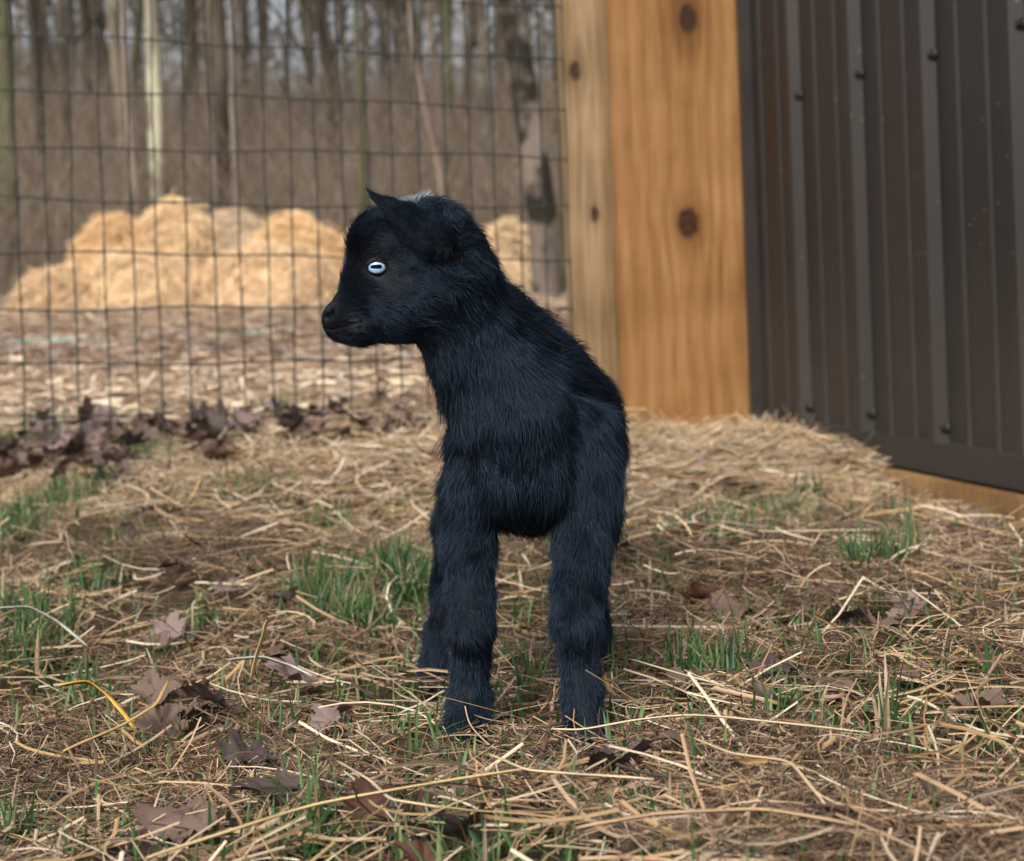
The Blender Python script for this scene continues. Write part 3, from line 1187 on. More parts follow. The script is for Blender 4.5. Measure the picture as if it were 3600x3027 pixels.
def build_goat():
    root = empty('goat_kid', (float(W(1080, 1480, 1.25)[0]), 1.25, 0))
    tag(root, 'fluffy black goat kid with a pale blue eye standing in the straw', 'goat')
    body = child(mesh_obj('body', GV, GF, M_SKIN, True), root)

    # ---- fur
    N = 330000
    F = GF
    tri = np.concatenate([F[:, [0, 1, 2]], F[:, [0, 2, 3]]])
    ar = np.linalg.norm(np.cross(GV[tri[:, 1]] - GV[tri[:, 0]], GV[tri[:, 2]] - GV[tri[:, 0]]), axis=1)
    cen = GV[tri].mean(1)
    face_w = np.where((cen[:, 2] > .22) & (cen[:, 0] < W(900, 600, YH)[0]), 2.2, 1.0)     # finer hair on the face
    cdf = np.cumsum(ar * face_w)
    pick = np.searchsorted(cdf, rng.uniform(0, cdf[-1], N))
    u, v = rng.uniform(size=(2, N))
    sw = u + v > 1
    u[sw], v[sw] = 1 - u[sw], 1 - v[sw]
    T = tri[pick]
    p = GV[T[:, 0]] * (1 - u - v)[:, None] + GV[T[:, 1]] * u[:, None] + GV[T[:, 2]] * v[:, None]
    n = GN[T[:, 0]] * (1 - u - v)[:, None] + GN[T[:, 1]] * u[:, None] + GN[T[:, 2]] * v[:, None]
    n /= np.linalg.norm(n, axis=1)[:, None] + 1e-12
    wsum = np.zeros(N)
    fl = np.zeros((N, 3))
    hl = np.zeros(N)
    lf = np.zeros(N)
    for q in PRIMS:
        w = np.exp(-np.clip(q.dist(p), -.01, .2) / .006)
        wsum += w
        fl += w[:, None] * q.flow
        hl += w * q.hl
        lf += w * q.lift
    fl /= wsum[:, None]; hl /= wsum; lf /= wsum
    # whorls and tufts
    sw1 = np.stack([NZ[i](p, 55) for i in (0, 1, 2)], -1)
    sw2 = np.stack([NZ[i](p, 160) for i in (3, 4, 5)], -1)
    sw3 = np.stack([NZ[i](p, 420) for i in (6, 7, 0)], -1)
    fl = fl + .16 * sw1 + .15 * sw2 + .11 * sw3 + rng.normal(size=(N, 3)) * .11
    tg = fl - n * (fl * n).sum(1)[:, None]
    tg /= np.linalg.norm(tg, axis=1)[:, None] + 1e-9
    guard = rng.uniform(size=N) < .1
    L = hl * rng.uniform(.6, 1.25, N) * (1 + .2 * NZ[6](p, 90)) * np.where(guard, 1.35, 1)
    L = np.clip(L, .0012, .03)
    lift = np.clip(lf * (1 + .3 * NZ[7](p, 120)) + rng.normal(size=N) * .1 + guard * .3, .06, 1.2)
    # keep the eyes, nostrils and mouth free
    keep = np.ones(N, bool)
    for side in (-1, 1):
        e = EYE[side]
        d = p - e
        on = np.abs(d[:, 1]) < .014
        el = np.sqrt((d[:, 0] / .0074) ** 2 + (d[:, 2] / .0056) ** 2)
        keep &= ~(on & (el < 1))
        L = np.where(on & (el < 2.0), np.minimum(L, .0030), L)
        lift = np.where(on & (el < 2.0), .32, lift)
    for (a, b, r, k) in CARVE:
        ba = b - a
        t = np.clip((p - a) @ ba / max(ba @ ba, 1e-12), 0, 1)
        dd = np.linalg.norm(p - a - t[:, None] * ba, axis=1)
        if r < .005:
            keep &= dd > r + .0004
    nose = W(662, 655, YH)
    dn = np.linalg.norm((p - nose) * [1, .6, 1], axis=1)
    L = np.where(dn < .016, np.minimum(L, .0012), L)
    # pale tuft on the poll
    tp = hit(838, 420)
    tp[1] = YH
    dt = np.linalg.norm((p - tp) * [1, .7, .8], axis=1)
    tuft = (dt < .013) & (rng.uniform(size=N) < .28)
    L = np.where(tuft, rng.uniform(.006, .014, N), L)
    lift = np.where(tuft, rng.uniform(.5, 1.3, N), lift)
    K = 6
    t = np.linspace(0, 1, K)
    ang = lift[:, None] * (1.25 - 1.1 * t)[None]
    st = tg[:, None] * np.cos(ang)[..., None] + n[:, None] * np.sin(ang)[..., None]
    st[..., 2] -= .12 * t[None]
    seg = st * (L / (K - 1))[:, None, None]
    pts = p[:, None] + np.concatenate([np.zeros((N, 1, 3)), np.cumsum(seg[:, :-1], 1)], 1) - n[:, None] * np.minimum(.0006, L * .06)[:, None, None]
    rad = .00017 * (1 - .8 * t ** 1.5)[None] * np.clip(L / .008, .6, 1.15)[:, None]
    tint = np.array([.0045, .0072, .0125]) * rng.lognormal(0, .5, N)[:, None]
    # browner ring about the eye, greyer lips
    e = np.linalg.norm((p - EYE[-1]), axis=1)
    k = np.exp(-(e / .0125) ** 2)[:, None] * .9
    tint = tint * (1 - k) + k * np.array([.055, .052, .058])
    lip = np.minimum(np.linalg.norm(p - hit(722, 661), axis=1), np.linalg.norm(p - hit(680, 640), axis=1))
    k = (np.exp(-(lip / .006) ** 2) * (rng.uniform(size=N) < .5))[:, None] * .7
    tint = tint * (1 - k) + k * np.array([.2, .21, .22])
    tint[tuft] = np.array([.4, .44, .48]) * rng.uniform(.4, 1.2, tuft.sum())[:, None]
    fur = curves_obj('fur', pts[keep], rad[keep], fur_mat(), tint[keep])
    child(fur, root)

    # ---- eyes
    m_iris = tint_mat('goat_iris', .1, .5)
    pb = m_iris.node_tree.nodes['Principled BSDF']
    pb.inputs['Coat Weight'].default_value = .6
    pb.inputs['Coat Roughness'].default_value = .02
    m_pup, nt2, pb2 = new_mat('goat_pupil', .5, .0)
    pb2.inputs['Base Color'].default_value = (.004, .006, .012, 1)
    m_lid = noise_mat('goat_eyelid', [(.3, (.004, .0035, .004)), (.7, (.011, .009, .009))], 400, 3, .5, .2, spec=.2, bdist=.0005)
    R = .0085
    for side in (-1, 1):
        c = EYE[side] - np.array([0, side * (R - .0022), 0])
        bm = bmesh.new()
        bmesh.ops.create_uvsphere(bm, u_segments=96, v_segments=64, radius=R, matrix=Matrix.Translation(c))
        eye = child(bm_obj('eye', bm, m_iris, True), root)
        ev = np.array([v.co for v in eye.data.vertices]) - c
        rr_ = np.sqrt((ev[:, 0] / .0066) ** 2 + (ev[:, 2] / .0050) ** 2)
        az_ = np.arctan2(ev[:, 2], ev[:, 0])
        str_ = .5 + .5 * np.sin(az_ * 23 + 2 * np.sin(az_ * 7)) * np.clip(rr_, 0, 1)
        f_ = np.clip(1 - np.clip((rr_ - .55) / .5, 0, 1) ** 1.6, 0, 1)[:, None]
        ic = np.array([.10, .22, .42]) * (1 - f_) + f_ * (np.array([.28, .50, .76]) + str_[:, None] * np.array([.16, .15, .10]))
        at = eye.data.color_attributes.new('tint', 'FLOAT_COLOR', 'POINT')
        at.data.foreach_set('color', np.concatenate([ic, np.ones((len(ic), 1))], 1).astype(np.float32).ravel())
        # slit pupil lying on the ball
        V, Fc = [], []
        nx, nz = 16, 6
        for i in range(nx + 1):
            for j in range(nz + 1):
                x = -1 + 2 * i / nx
                z = (-1 + 2 * j / nz) * (1 - .45 * abs(x) ** 4) * (1 + .12 * x)
                X, Zz = x * .0043 - .0003, z * .00155 + .0002
                Yo = math.sqrt((R + .00008) ** 2 - X * X - Zz * Zz) * side
                V.append((c[0] + X, c[1] + Yo, c[2] + Zz))
        for i in range(nx):
            for j in range(nz):
                a = i * (nz + 1) + j
                Fc.append((a, a + 1, a + nz + 2, a + nz + 1))
        pup = mesh_obj('pupil', V, Fc, m_pup, True)
        pup.parent = eye
        # eyelids: a rolled almond rim
        ns, nr = 40, 8
        V, Fc = [], []
        for i in range(ns):
            th = i / ns * 2 * math.pi
            ct, stt = math.cos(th), math.sin(th)
            ax, az = .0066, (.0040 if stt > 0 else .0047)
            for j in range(nr):
                f = j / (nr - 1)
                g = 1 + f * .75
                X = ct * ax * g
                Zz = stt * az * g
                rr2 = X * X + Zz * Zz
                ball = math.sqrt(max((R + .0005) ** 2 - rr2, 1e-8)) + .0003
                skin = R - .0022 - .0006
                yo = ball * (1 - f) ** 1.5 + skin * (1 - (1 - f) ** 1.5)
                yo = max(yo, math.sqrt(max((R + .0004) ** 2 - rr2, 0)))
                yo += (.0014 if stt > 0 else .0009) * math.sin(min(f * 2, 1) * math.pi)
                V.append((c[0] + X, c[1] + side * yo, c[2] + Zz))
        for i in range(ns):
            for j in range(nr - 1):
                a, b = i * nr + j, ((i + 1) % ns) * nr + j
                Fc.append((a, b, b + 1, a + 1))
        lid = mesh_obj('eyelid', V, Fc, m_lid, True)
        lid.parent = eye

    # ---- cloven hooves
    m_hoof = noise_mat('goat_hoof', [(.3, (.006, .006, .007)), (.7, (.016, .014, .014))], 120, 3, .45, .2, spec=.4, bdist=.001)
    for (px, py, Y, w) in ((957, 1488, YH + .014, .0135), (1199, 1506, YH - .017, .0135), (888, 1386, YH + .208, .011), (1231, 1370, YH + .228, .011)):
        c = W(px, py, Y)
        gz = float(ground_z(c[0], c[1]))
        for s in (-1, 1):
            bm = bmesh.new()
            rings = [(c[2] + .001, .5, .6), (c[2] - .003, .8, .85), (gz + .004, 1.05, 1.2), (gz + .002, 1.0, 1.15)]
            allr = []
            for (z, sx, sy) in rings:
                rg = []
                for q in range(12):
                    a = q / 12 * 2 * math.pi
                    x = c[0] + s * w * .52 + math.cos(a) * w * .5 * sx
                    y = c[1] + math.sin(a) * w * .95 * sy - (.006 if math.sin(a) < 0 else 0) * sy
                    rg.append(bm.verts.new((x, y, z)))
                allr.append(rg)
            for r0, r1 in zip(allr[:-1], allr[1:]):
                for q in range(12):
                    bm.faces.new((r0[q], r0[(q + 1) % 12], r1[(q + 1) % 12], r1[q]))
            bm.faces.new(allr[0]); bm.faces.new(allr[-1][::-1])
            bmesh.ops.recalc_face_normals(bm, faces=bm.faces)
            child(bm_obj('hoof', bm, m_hoof, True), root)


build_goat()


# ------------------------------------------------------------------ straw and hay
def gmound(x, y):
    """extra thickness of the loose straw layer"""
    x = np.asarray(x, float); y = np.asarray(y, float)
    h = .022 * np.exp(-(((x - .40) / .22) ** 2 + ((y - 3.02) / .16) ** 2))       # heap at the plank's foot
    h += .012 * np.exp(-(((x - .62) / .12) ** 2 + ((y - 2.78) / .2) ** 2))
    h += .04 * np.exp(-(((x + .12) / .26) ** 2 + ((y - 2.55) / .17) ** 2))       # heap left of the kid
    h += .02 * np.exp(-(((x - .3) / .2) ** 2 + ((y - .86) / .1) ** 2))
    h += .006 * np.clip(NZ[6](np.stack([x, y, x * 0], -1), 28.0), -1, 2)
    return h + .008 * np.clip(NZ[5](np.stack([x, y, x * 0], -1), 6.0), -.6, 2)


def zone_pts(n, y0=.72, y1=3.12, spread=.5, power=1.0):
    """points over the yard, thinning out with distance so that the near straw is dense"""
    u = rng.uniform(size=n)
    y = (y0 ** (1 - power) + u * (y1 ** (1 - power) - y0 ** (1 - power))) ** (1 / (1 - power)) if power != 1 else y0 * (y1 / y0) ** u
    x = rng.uniform(-spread, spread, n) * (y + .25)
    wall = C0[0] + (C0[1] - y) * (.2447 / .9696) - np.where(y < 2.65, .06, .004)
    ok = x < wall
    return x[ok], y[ok]


def strands(x, y, L, lift_lo, lift_hi, pitch, curl, K=6):
    n = len(x)
    th = rng.uniform(0, 6.283, n)
    ph = rng.normal(size=n) * pitch
    t = np.linspace(-.5, .5, K)
    bend = rng.normal(size=n) * curl
    ang = th[:, None] + bend[:, None] * t[None] * 2 + np.cumsum(rng.normal(size=(n, K)) * curl * .18, 1)
    pz = ph[:, None] + rng.normal(size=(n, 1)) * curl * .35 * t[None] * 2
    st = np.stack([np.cos(ang) * np.cos(pz), np.sin(ang) * np.cos(pz), np.sin(pz)], -1) * (L / (K - 1))[:, None, None]
    rel = np.cumsum(st, 1)
    rel -= rel.mean(1, keepdims=True)
    gz = ground_z(x, y) + gmound(x, y)
    pts = np.stack([x, y, gz + rng.uniform(lift_lo, lift_hi, n)], 1)[:, None] + rel
    fl = ground_z(pts[..., 0], pts[..., 1]) + .001
    pts[..., 2] = np.maximum(pts[..., 2], fl)
    return pts


PAL_HAY = np.array([(.11, .068, .042), (.20, .128, .078), (.31, .215, .14), (.085, .052, .034), (.40, .295, .205), (.19, .128, .092), (.24, .15, .078), (.06, .04, .03)])
PAL_STRAW = np.array([(.52, .385, .245), (.60, .475, .325), (.42, .285, .17), (.45, .30, .14), (.58, .475, .355), (.36, .23, .115), (.66, .565, .42)])


def palette(P, n, var=.2):
    c = P[rng.integers(0, len(P), n)]
    return c * rng.uniform(1 - var, 1 + var, n)[:, None]


def build_hay():
    x, y = zone_pts(125000, power=1.0)
    L = rng.uniform(.015, .075, len(x))
    # thinner cover in patches, leaving litter and grass to show
    cov = NZ[1](np.stack([x, y, x * 0], -1), 9) + .6 * NZ[2](np.stack([x, y, x * 0], -1), 23)
    k = cov + rng.normal(size=len(x)) * .6 > -.2
    x, y, L = x[k], y[k], L[k]
    pts = strands(x, y, L, .0, .026, .26, 1.4)
    n = len(x)
    rad = np.repeat((rng.uniform(.00025, .0006, n) * np.interp(y, [.8, 3], [.9, 1.2]))[:, None], 6, 1)
    warm = smooth(1.9, 2.9, y)[:, None]
    tint = palette(PAL_HAY, n, .35) * (1 - warm * .75) + palette(PAL_STRAW, n, .3) * warm * .75
    patch_tone = 1 + .28 * np.clip(NZ[4](np.stack([x, y, x * 0], -1), 8.0), -1.6, 1.4)  # hay colour varies at random in broad paler and darker patches
    tint = tint * patch_tone[:, None]
    o = curves_obj('fine_hay', pts, rad, tint_mat('fine_hay', .7, .3), tint)
    tag(o, 'matted fine brown hay covering the yard', 'hay', kind='stuff')


def ribbon_mesh(pts, w, tint, roll, fold=.35):
    """flat blades with a shallow fold: three rows of points"""
    n, K, _ = pts.shape
    t = np.gradient(pts, axis=1)
    t /= np.linalg.norm(t, axis=2)[..., None] + 1e-12
    up = np.array([0, 0, 1.0])
    s = np.cross(t, up)
    s /= np.linalg.norm(s, axis=2)[..., None] + 1e-9
    nn = np.cross(s, t)
    cr, sr = np.cos(roll)[..., None], np.sin(roll)[..., None]
    if cr.ndim == 2: cr, sr = cr[:, None], sr[:, None]
    s2 = s * cr + nn * sr
    n2 = -s * sr + nn * cr
    ww = w if w.ndim == 2 else np.repeat(w[:, None], K, 1)
    l = pts - s2 * ww[..., None] / 2
    r = pts + s2 * ww[..., None] / 2
    m = pts + n2 * (ww * fold)[..., None]
    V = np.stack([l, m, r], 2).reshape(-1, 3)
    i = np.arange(n)[:, None, None] * K * 3 + np.arange(K - 1)[None, :, None] * 3 + np.arange(2)[None, None]
    F = np.stack([i, i + 1, i + 4, i + 3], -1).reshape(-1, 4)
    C = np.repeat(tint, K * 3, 0)
    return V, F, C


def build_straw():
    x, y = zone_pts(15000, power=1.25)
    n = len(x)
    heap = np.exp(-(((x - .40) / .3) ** 2 + ((y - 2.95) / .3) ** 2)) + .7 * np.exp(-(((x + .1) / .3) ** 2 + ((y - 2.5) / .25) ** 2))
    k = rng.uniform(size=n) < .5 + heap * .5
    x, y = x[k], y[k]
    # more of it in the two heaps
    ex = np.concatenate([rng.normal(.40, .2, 5200), rng.normal(-.1, .22, 2600), rng.normal(.6, .1, 700)])
    ey = np.concatenate([rng.normal(2.98, .15, 5200), rng.normal(2.5, .18, 2600), rng.normal(2.75, .15, 700)])
    ok = (ex < C0[0] + (C0[1] - ey) * .2524 - .01) & (ey < 3.15 + (ex - .2) * .25)
    x = np.concatenate([x, ex[ok]]); y = np.concatenate([y, ey[ok]])
    hk = [(959, 1466, YH + .018), (1199, 1482, YH - .014)]
    clear = np.ones(len(x), bool)
    for (a_, b_, c_) in hk:
        hp = W(a_, b_, c_)
        clear &= ((x - hp[0]) ** 2 + (y - hp[1] + .03) ** 2) > .045 ** 2
    x, y = x[clear], y[clear]
    n = len(x)
    L = rng.gamma(3, .022, n) + .02
    pts = strands(x, y, L, .006, .030, .22, .6)
    w = .0008 + .0022 * rng.uniform(size=n) ** 1.8
    tint = palette(PAL_STRAW, n, .22)
    dull = rng.uniform(size=n) < np.interp(y, [1.5, 2.6], [.45, .15])
    tint[dull] = palette(PAL_HAY, dull.sum(), .3) * 1.15
    V, F, C = ribbon_mesh(pts, w, tint, rng.uniform(-1.4, 1.4, n))
    o = mesh_obj('loose_straw', V, F, tint_mat('loose_straw', .55, .35, .12), False, C)
    tag(o, 'loose pale straw scattered over the yard and heaped at the plank', 'straw', kind='stuff')


build_hay()
build_straw()


def on_ground(px, py, dz=.0):
    """ground point under a photo position"""
    a, b = ray(px, py)
    Y = np.arange(.7, 6, .004)
    z = H + b * Y
    g = ground_z(a * Y, Y) + gmound(a * Y, Y) * .6 + dz
    i = int(np.argmax(z < g))
    return np.array([a * Y[i], Y[i], g[i]])


# a few long straws one can single out
def build_long_straws():
    m = tint_mat('long_straw', .5, .4, .1)
    specs = [
        ([(300, 1764), (420, 1722), (640, 1650), (870, 1612), (1098, 1575)], .0042, (.6, .45, .23), 'longest pale yellow straw stalk lying across the foreground hay'),
        ([(1130, 1497), (1190, 1498), (1300, 1475), (1420, 1464), (1600, 1482), (1780, 1505)], .0026, (.66, .56, .37), 'long bowed pale straw stalk lying below the kid\'s front hoof'),
        ([(1000, 1545), (1080, 1580), (1180, 1590), (1340, 1598)], .0034, (.62, .5, .33), 'kinked whitish straw stalk in the foreground beyond the longest one'),
        ([(130, 1540), (250, 1490), (320, 1445), (345, 1395)], .0050, (.56, .38, .16), 'thick golden straw stalk beside the dark leaf cluster'),
        ([(120, 1405), (180, 1395), (225, 1430), (260, 1470), (280, 1498)], .0062, (.55, .34, .06), 'bright yellow dry blade curling beside the dark leaf cluster'),
        ([(468, 1352), (540, 1346), (600, 1366), (640, 1385)], .0056, (.45, .46, .40), 'grey green dry blade arching above the large purple grey leaf'),
        ([(-10, 1247), (60, 1243), (120, 1275), (180, 1325)], .0056, (.42, .44, .38), 'grey green dry blade arching out of the grass clump'),
        ([(1420, 1515), (1500, 1545), (1620, 1560), (1690, 1650)], .003, (.58, .44, .28), 'thin bent straw stalk in the right foreground hay'),
        ([(1180, 1700), (1350, 1672), (1560, 1660), (1750, 1690)], .0046, (.5, .33, .19), 'brown curved straw stalk in the hay tangle'),
        ([(690, 1560), (760, 1600), (800, 1640), (900, 1660)], .003, (.6, .48, .33), 'short bent straw stalk beside the longest one'),
        ([(1290, 1350), (1400, 1385), (1480, 1405)], .003, (.64, .53, .36), 'short pale straw stalk beside the kid\'s front leg'),
        ([(515, 1390), (525, 1345), (540, 1300), (546, 1270)], .0052, (.6, .44, .22), 'stubby upright straw stalk with a snapped top'),
    ]
    for path, w, c, lab in specs:
        P = []
        for i, (x, y) in enumerate(path):
            p = on_ground(x, y, .046)
            P.append(p)
        if 'upright' in lab:
            base = P[0]
            P = [W(x, y, base[1]) for x, y in path]
        if 'arching' in lab or 'curling' in lab:
            Yb = (P[0][1] + P[-1][1]) / 2
            P = [W(x, y, Yb + .02 * math.sin(i)) for i, (x, y) in enumerate(path)]
        P = np.array(P)
        s = np.linspace(0, len(P) - 1, 28)
        Q = np.stack([np.interp(s, np.arange(len(P)), P[:, i]) for i in range(3)], 1)
        kq = np.array([.25, .5, .25])
        for _ in range(3):
            Q[1:-1] = kq[0] * Q[:-2] + kq[1] * Q[1:-1] + kq[2] * Q[2:]
        ww = w * np.minimum(1, np.minimum(np.linspace(.5, 8, 28), np.linspace(6, .4, 28)))
        V, F, C = ribbon_mesh(Q[None], ww[None], np.array([c]), np.array([.5]), .3)
        C = C * (1 + .12 * NZ[2](V, 60))[:, None]
        o = mesh_obj('straw_stalk', V - P.mean(0), F, m, True, C)
        so = o.modifiers.new('thick', 'SOLIDIFY')
        so.thickness = .0007
        o.location = P.mean(0)
        tag(o, lab, 'straw stalk')


build_long_straws()


# ------------------------------------------------------------------ grass
def build_grass():
    tufts = [  # px, py, blades, spread px, height m
        (140, 1040, 70, 60, .045), (60, 1075, 60, 60, .045), (30, 1110, 40, 40, .04), (290, 955, 36, 40, .035), (330, 935, 26, 25, .035), (215, 1010, 40, 60, .04),
        (470, 1010, 40, 70, .035), (560, 1020, 20, 60, .03), (100, 1320, 46, 60, .05), (35, 1300, 36, 40, .05), (60, 1370, 28, 50, .04), (200, 1215, 30, 60, .035),
        (690, 1290, 80, 60, .045), (640, 1260, 40, 50, .05), (740, 1310, 50, 45, .035), (820, 1195, 50, 40, .045), (840, 1230, 46, 40, .04), (780, 1180, 24, 50, .035), (830, 1060, 40, 50, .03),
        (870, 1050, 26, 40, .03), (720, 1110, 30, 70, .035), (640, 1090, 24, 50, .03), (1520, 1085, 130, 110, .028), (1600, 1070, 100, 80, .03), (1450, 1095, 60, 60, .025), (1640, 1045, 40, 50, .03),
        (1750, 1195, 34, 40, .045), (1790, 1180, 20, 30, .05), (1840, 1175, 14, 25, .05), (1880, 1150, 6, 12, .05), (1350, 1120, 30, 60, .02), (1330, 1180, 26, 60, .018),
        (1440, 1430, 26, 40, .04), (1500, 1430, 20, 30, .045), (1390, 1410, 14, 30, .04), (1600, 1510, 16, 25, .04), (1820, 1530, 7, 14, .045), (1640, 1390, 5, 12, .035), (1740, 1410, 4, 10, .03), (1710, 1600, 6, 60, .02),
        (650, 1760, 14, 26, .045), (640, 1700, 8, 26, .04), (30, 1760, 16, 40, .035), (180, 1470, 18, 50, .045), (230, 1560, 18, 60, .035), (330, 1560, 14, 60, .03), (560, 1530, 12, 60, .03),
        (850, 1600, 6, 10, .045), (970, 1480, 10, 30, .035), (1080, 1440, 10, 20, .04), (1050, 1400, 10, 40, .03), (1060, 1290, 14, 40, .03), (1180, 1500, 8, 30, .035), (1290, 1400, 16, 40, .025),
        (1000, 1560, 8, 60, .02), (480, 1450, 10, 60, .03), (420, 1290, 16, 60, .03), (300, 1370, 16, 50, .03), (560, 860, 46, 26, .05), (90, 880, 40, 60, .03), (30, 920, 30, 40, .03), (240, 880, 20, 50, .03),
        (1380, 1240, 14, 30, .02), (880, 1330, 6, 10, .05), (470, 1180, 16, 60, .025), (1980, 1230, 10, 40, .02), (690, 1200, 30, 50, .035),
    ]
    X, Y, Z, Hh = [], [], [], []
    for (px, py, nb, sp, h) in tufts:
        c = on_ground(px, py)
        r = RP(sp, c[1])
        nb = int(nb * 2.3)
        X.append(c[0] + rng.normal(size=nb) * r * .65)
        Y.append(c[1] + rng.normal(size=nb) * r * .8)
        Hh.append(h * rng.uniform(.5, 1.25, nb))
    # short sprigs everywhere in the yard
    x, y = zone_pts(11000, power=1.0)
    g = NZ[3](np.stack([x, y, x * 0], -1), 5) + .5 * (x < 0) + rng.normal(size=len(x)) * .3
    k = g > .15
    X.append(x[k]); Y.append(y[k]); Hh.append(rng.uniform(.012, .034, k.sum()))
    X = np.concatenate(X); Y = np.concatenate(Y); h = np.concatenate(Hh)
    n = len(X)
    base = np.stack([X, Y, ground_z(X, Y) + gmound(X, Y) * .7], 1)
    th = rng.uniform(0, 6.283, n)
    lean = np.abs(rng.normal(size=n)) * .75 + .06
    K = 6
    t = np.linspace(0, 1, K)
    ang = lean[:, None] * (.4 + 1.1 * t[None])
    st = np.stack([np.cos(th)[:, None] * np.sin(ang), np.sin(th)[:, None] * np.sin(ang), np.cos(ang)], -1) * (h * 1.35 / (K - 1))[:, None, None]
    pts = base[:, None] + np.concatenate([np.zeros((n, 1, 3)), np.cumsum(st[:, :-1], 1)], 1)
    w = rng.uniform(.0016, .0042, n)[:, None] * np.array([.8, 1, .95, .8, .5, .08])[None]
    G = np.array([(.05, .115, .03), (.07, .15, .045), (.10, .185, .06), (.045, .10, .04), (.14, .20, .075), (.06, .135, .065)])
    tint = palette(G, n, .25)
    dry = rng.uniform(size=n) < .14
    tint[dry] = palette(PAL_STRAW, dry.sum()) * .7
    V, F, C = ribbon_mesh(pts, w, tint, rng.uniform(-.3, .3, n), .25)
    o = mesh_obj('grass', V, F, tint_mat('grass_blades', .45, .4, .25), True, C)
    tag(o, 'short green grass blades poking up through the straw', 'grass', kind='stuff')


build_grass()


# ------------------------------------------------------------------ fallen leaves
def leaf_mat(name, a, b):
    m = noise_mat(name, [(.3, a), (.7, b)], 60, 5, .6, .3, spec=.3, bscale=180, bdist=.002)
    return m


LEAF_MATS = [leaf_mat('leaf_purple_grey', (.15, .105, .10), (.25, .185, .17)), leaf_mat('leaf_brown', (.09, .058, .045), (.17, .115, .09)),
             leaf_mat('leaf_dark', (.045, .033, .031), (.095, .07, .062)), leaf_mat('leaf_red_brown', (.05, .022, .015), (.11, .05, .034))]


def leaf_mesh(seed, mat):
    """five lobed, toothed, veined and curled leaf about 1 unit across"""
    r = np.random.default_rng(seed)
    ns, nr = 60, 5
    th = np.arange(ns) / ns * 2 * math.pi
    lob = np.zeros(ns)
    for c, a, w in ((math.pi / 2, .56, .36), (math.pi / 2 + .95, .50, .3), (math.pi / 2 - .95, .50, .3), (math.pi / 2 + 1.95, .40, .3), (math.pi / 2 - 1.95, .40, .3)):
        d = (th - c + math.pi) % (2 * math.pi) - math.pi
        lob = np.maximum(lob, (a - .27) * np.exp(-(d / w) ** 2) + .27)
    lob *= 1 + .07 * ((np.arange(ns) % 2) - .5) * 2 + r.normal(size=ns) * .025
    d = np.abs((th + math.pi / 2 + math.pi) % (2 * math.pi) - math.pi)
    lob *= 1 - .45 * np.exp(-(d / .22) ** 2)
    V = [(0, 0, 0)]
    N = Noise(seed + 5, 6)
    bx, by, cup = r.uniform(-2.2, 2.2), r.uniform(-2, 2), r.uniform(-.8, 2.4)
    vein = np.zeros(ns)
    for c in (math.pi / 2, math.pi / 2 + .95, math.pi / 2 - .95, math.pi / 2 + 1.95, math.pi / 2 - 1.95):
        d = (th - c + math.pi) % (2 * math.pi) - math.pi
        vein = np.maximum(vein, np.exp(-(d / .12) ** 2))
    for j in range(1, nr + 1):
        f = j / nr
        for i in range(ns):
            x, y = math.cos(th[i]) * lob[i] * f, math.sin(th[i]) * lob[i] * f
            z = .35 * bx * x * x + .3 * by * x * y + .35 * cup * (x * x + y * y) + .075 * N(np.array([x, y, 0]), 7) * f - .03 * vein[i] * f
            V.append((x, y, z))
    F = [(0, 1 + i, 1 + (i + 1) % ns) for i in range(ns)]
    for j in range(nr - 1):
        for i in range(ns):
            a, b = 1 + j * ns + i, 1 + j * ns + (i + 1) % ns
            F.append((a, a + ns, b + ns, b))
    # stalk
    sv, sf = tube(np.array([(0, -.02, .0), (.01, -.2, .01), (.03, -.42, .05)]), [.012, .010, .008], 5)
    o0 = len(V)
    V += [tuple(q) for q in sv]
    F += [tuple(q + o0) for q in sf]
    me = bpy.data.meshes.new('fallen_leaf')
    me.from_pydata(V, [], F)
    me.polygons.foreach_set('use_smooth', np.ones(len(me.polygons), bool))
    me.materials.append(mat)
    me.update()
    return me


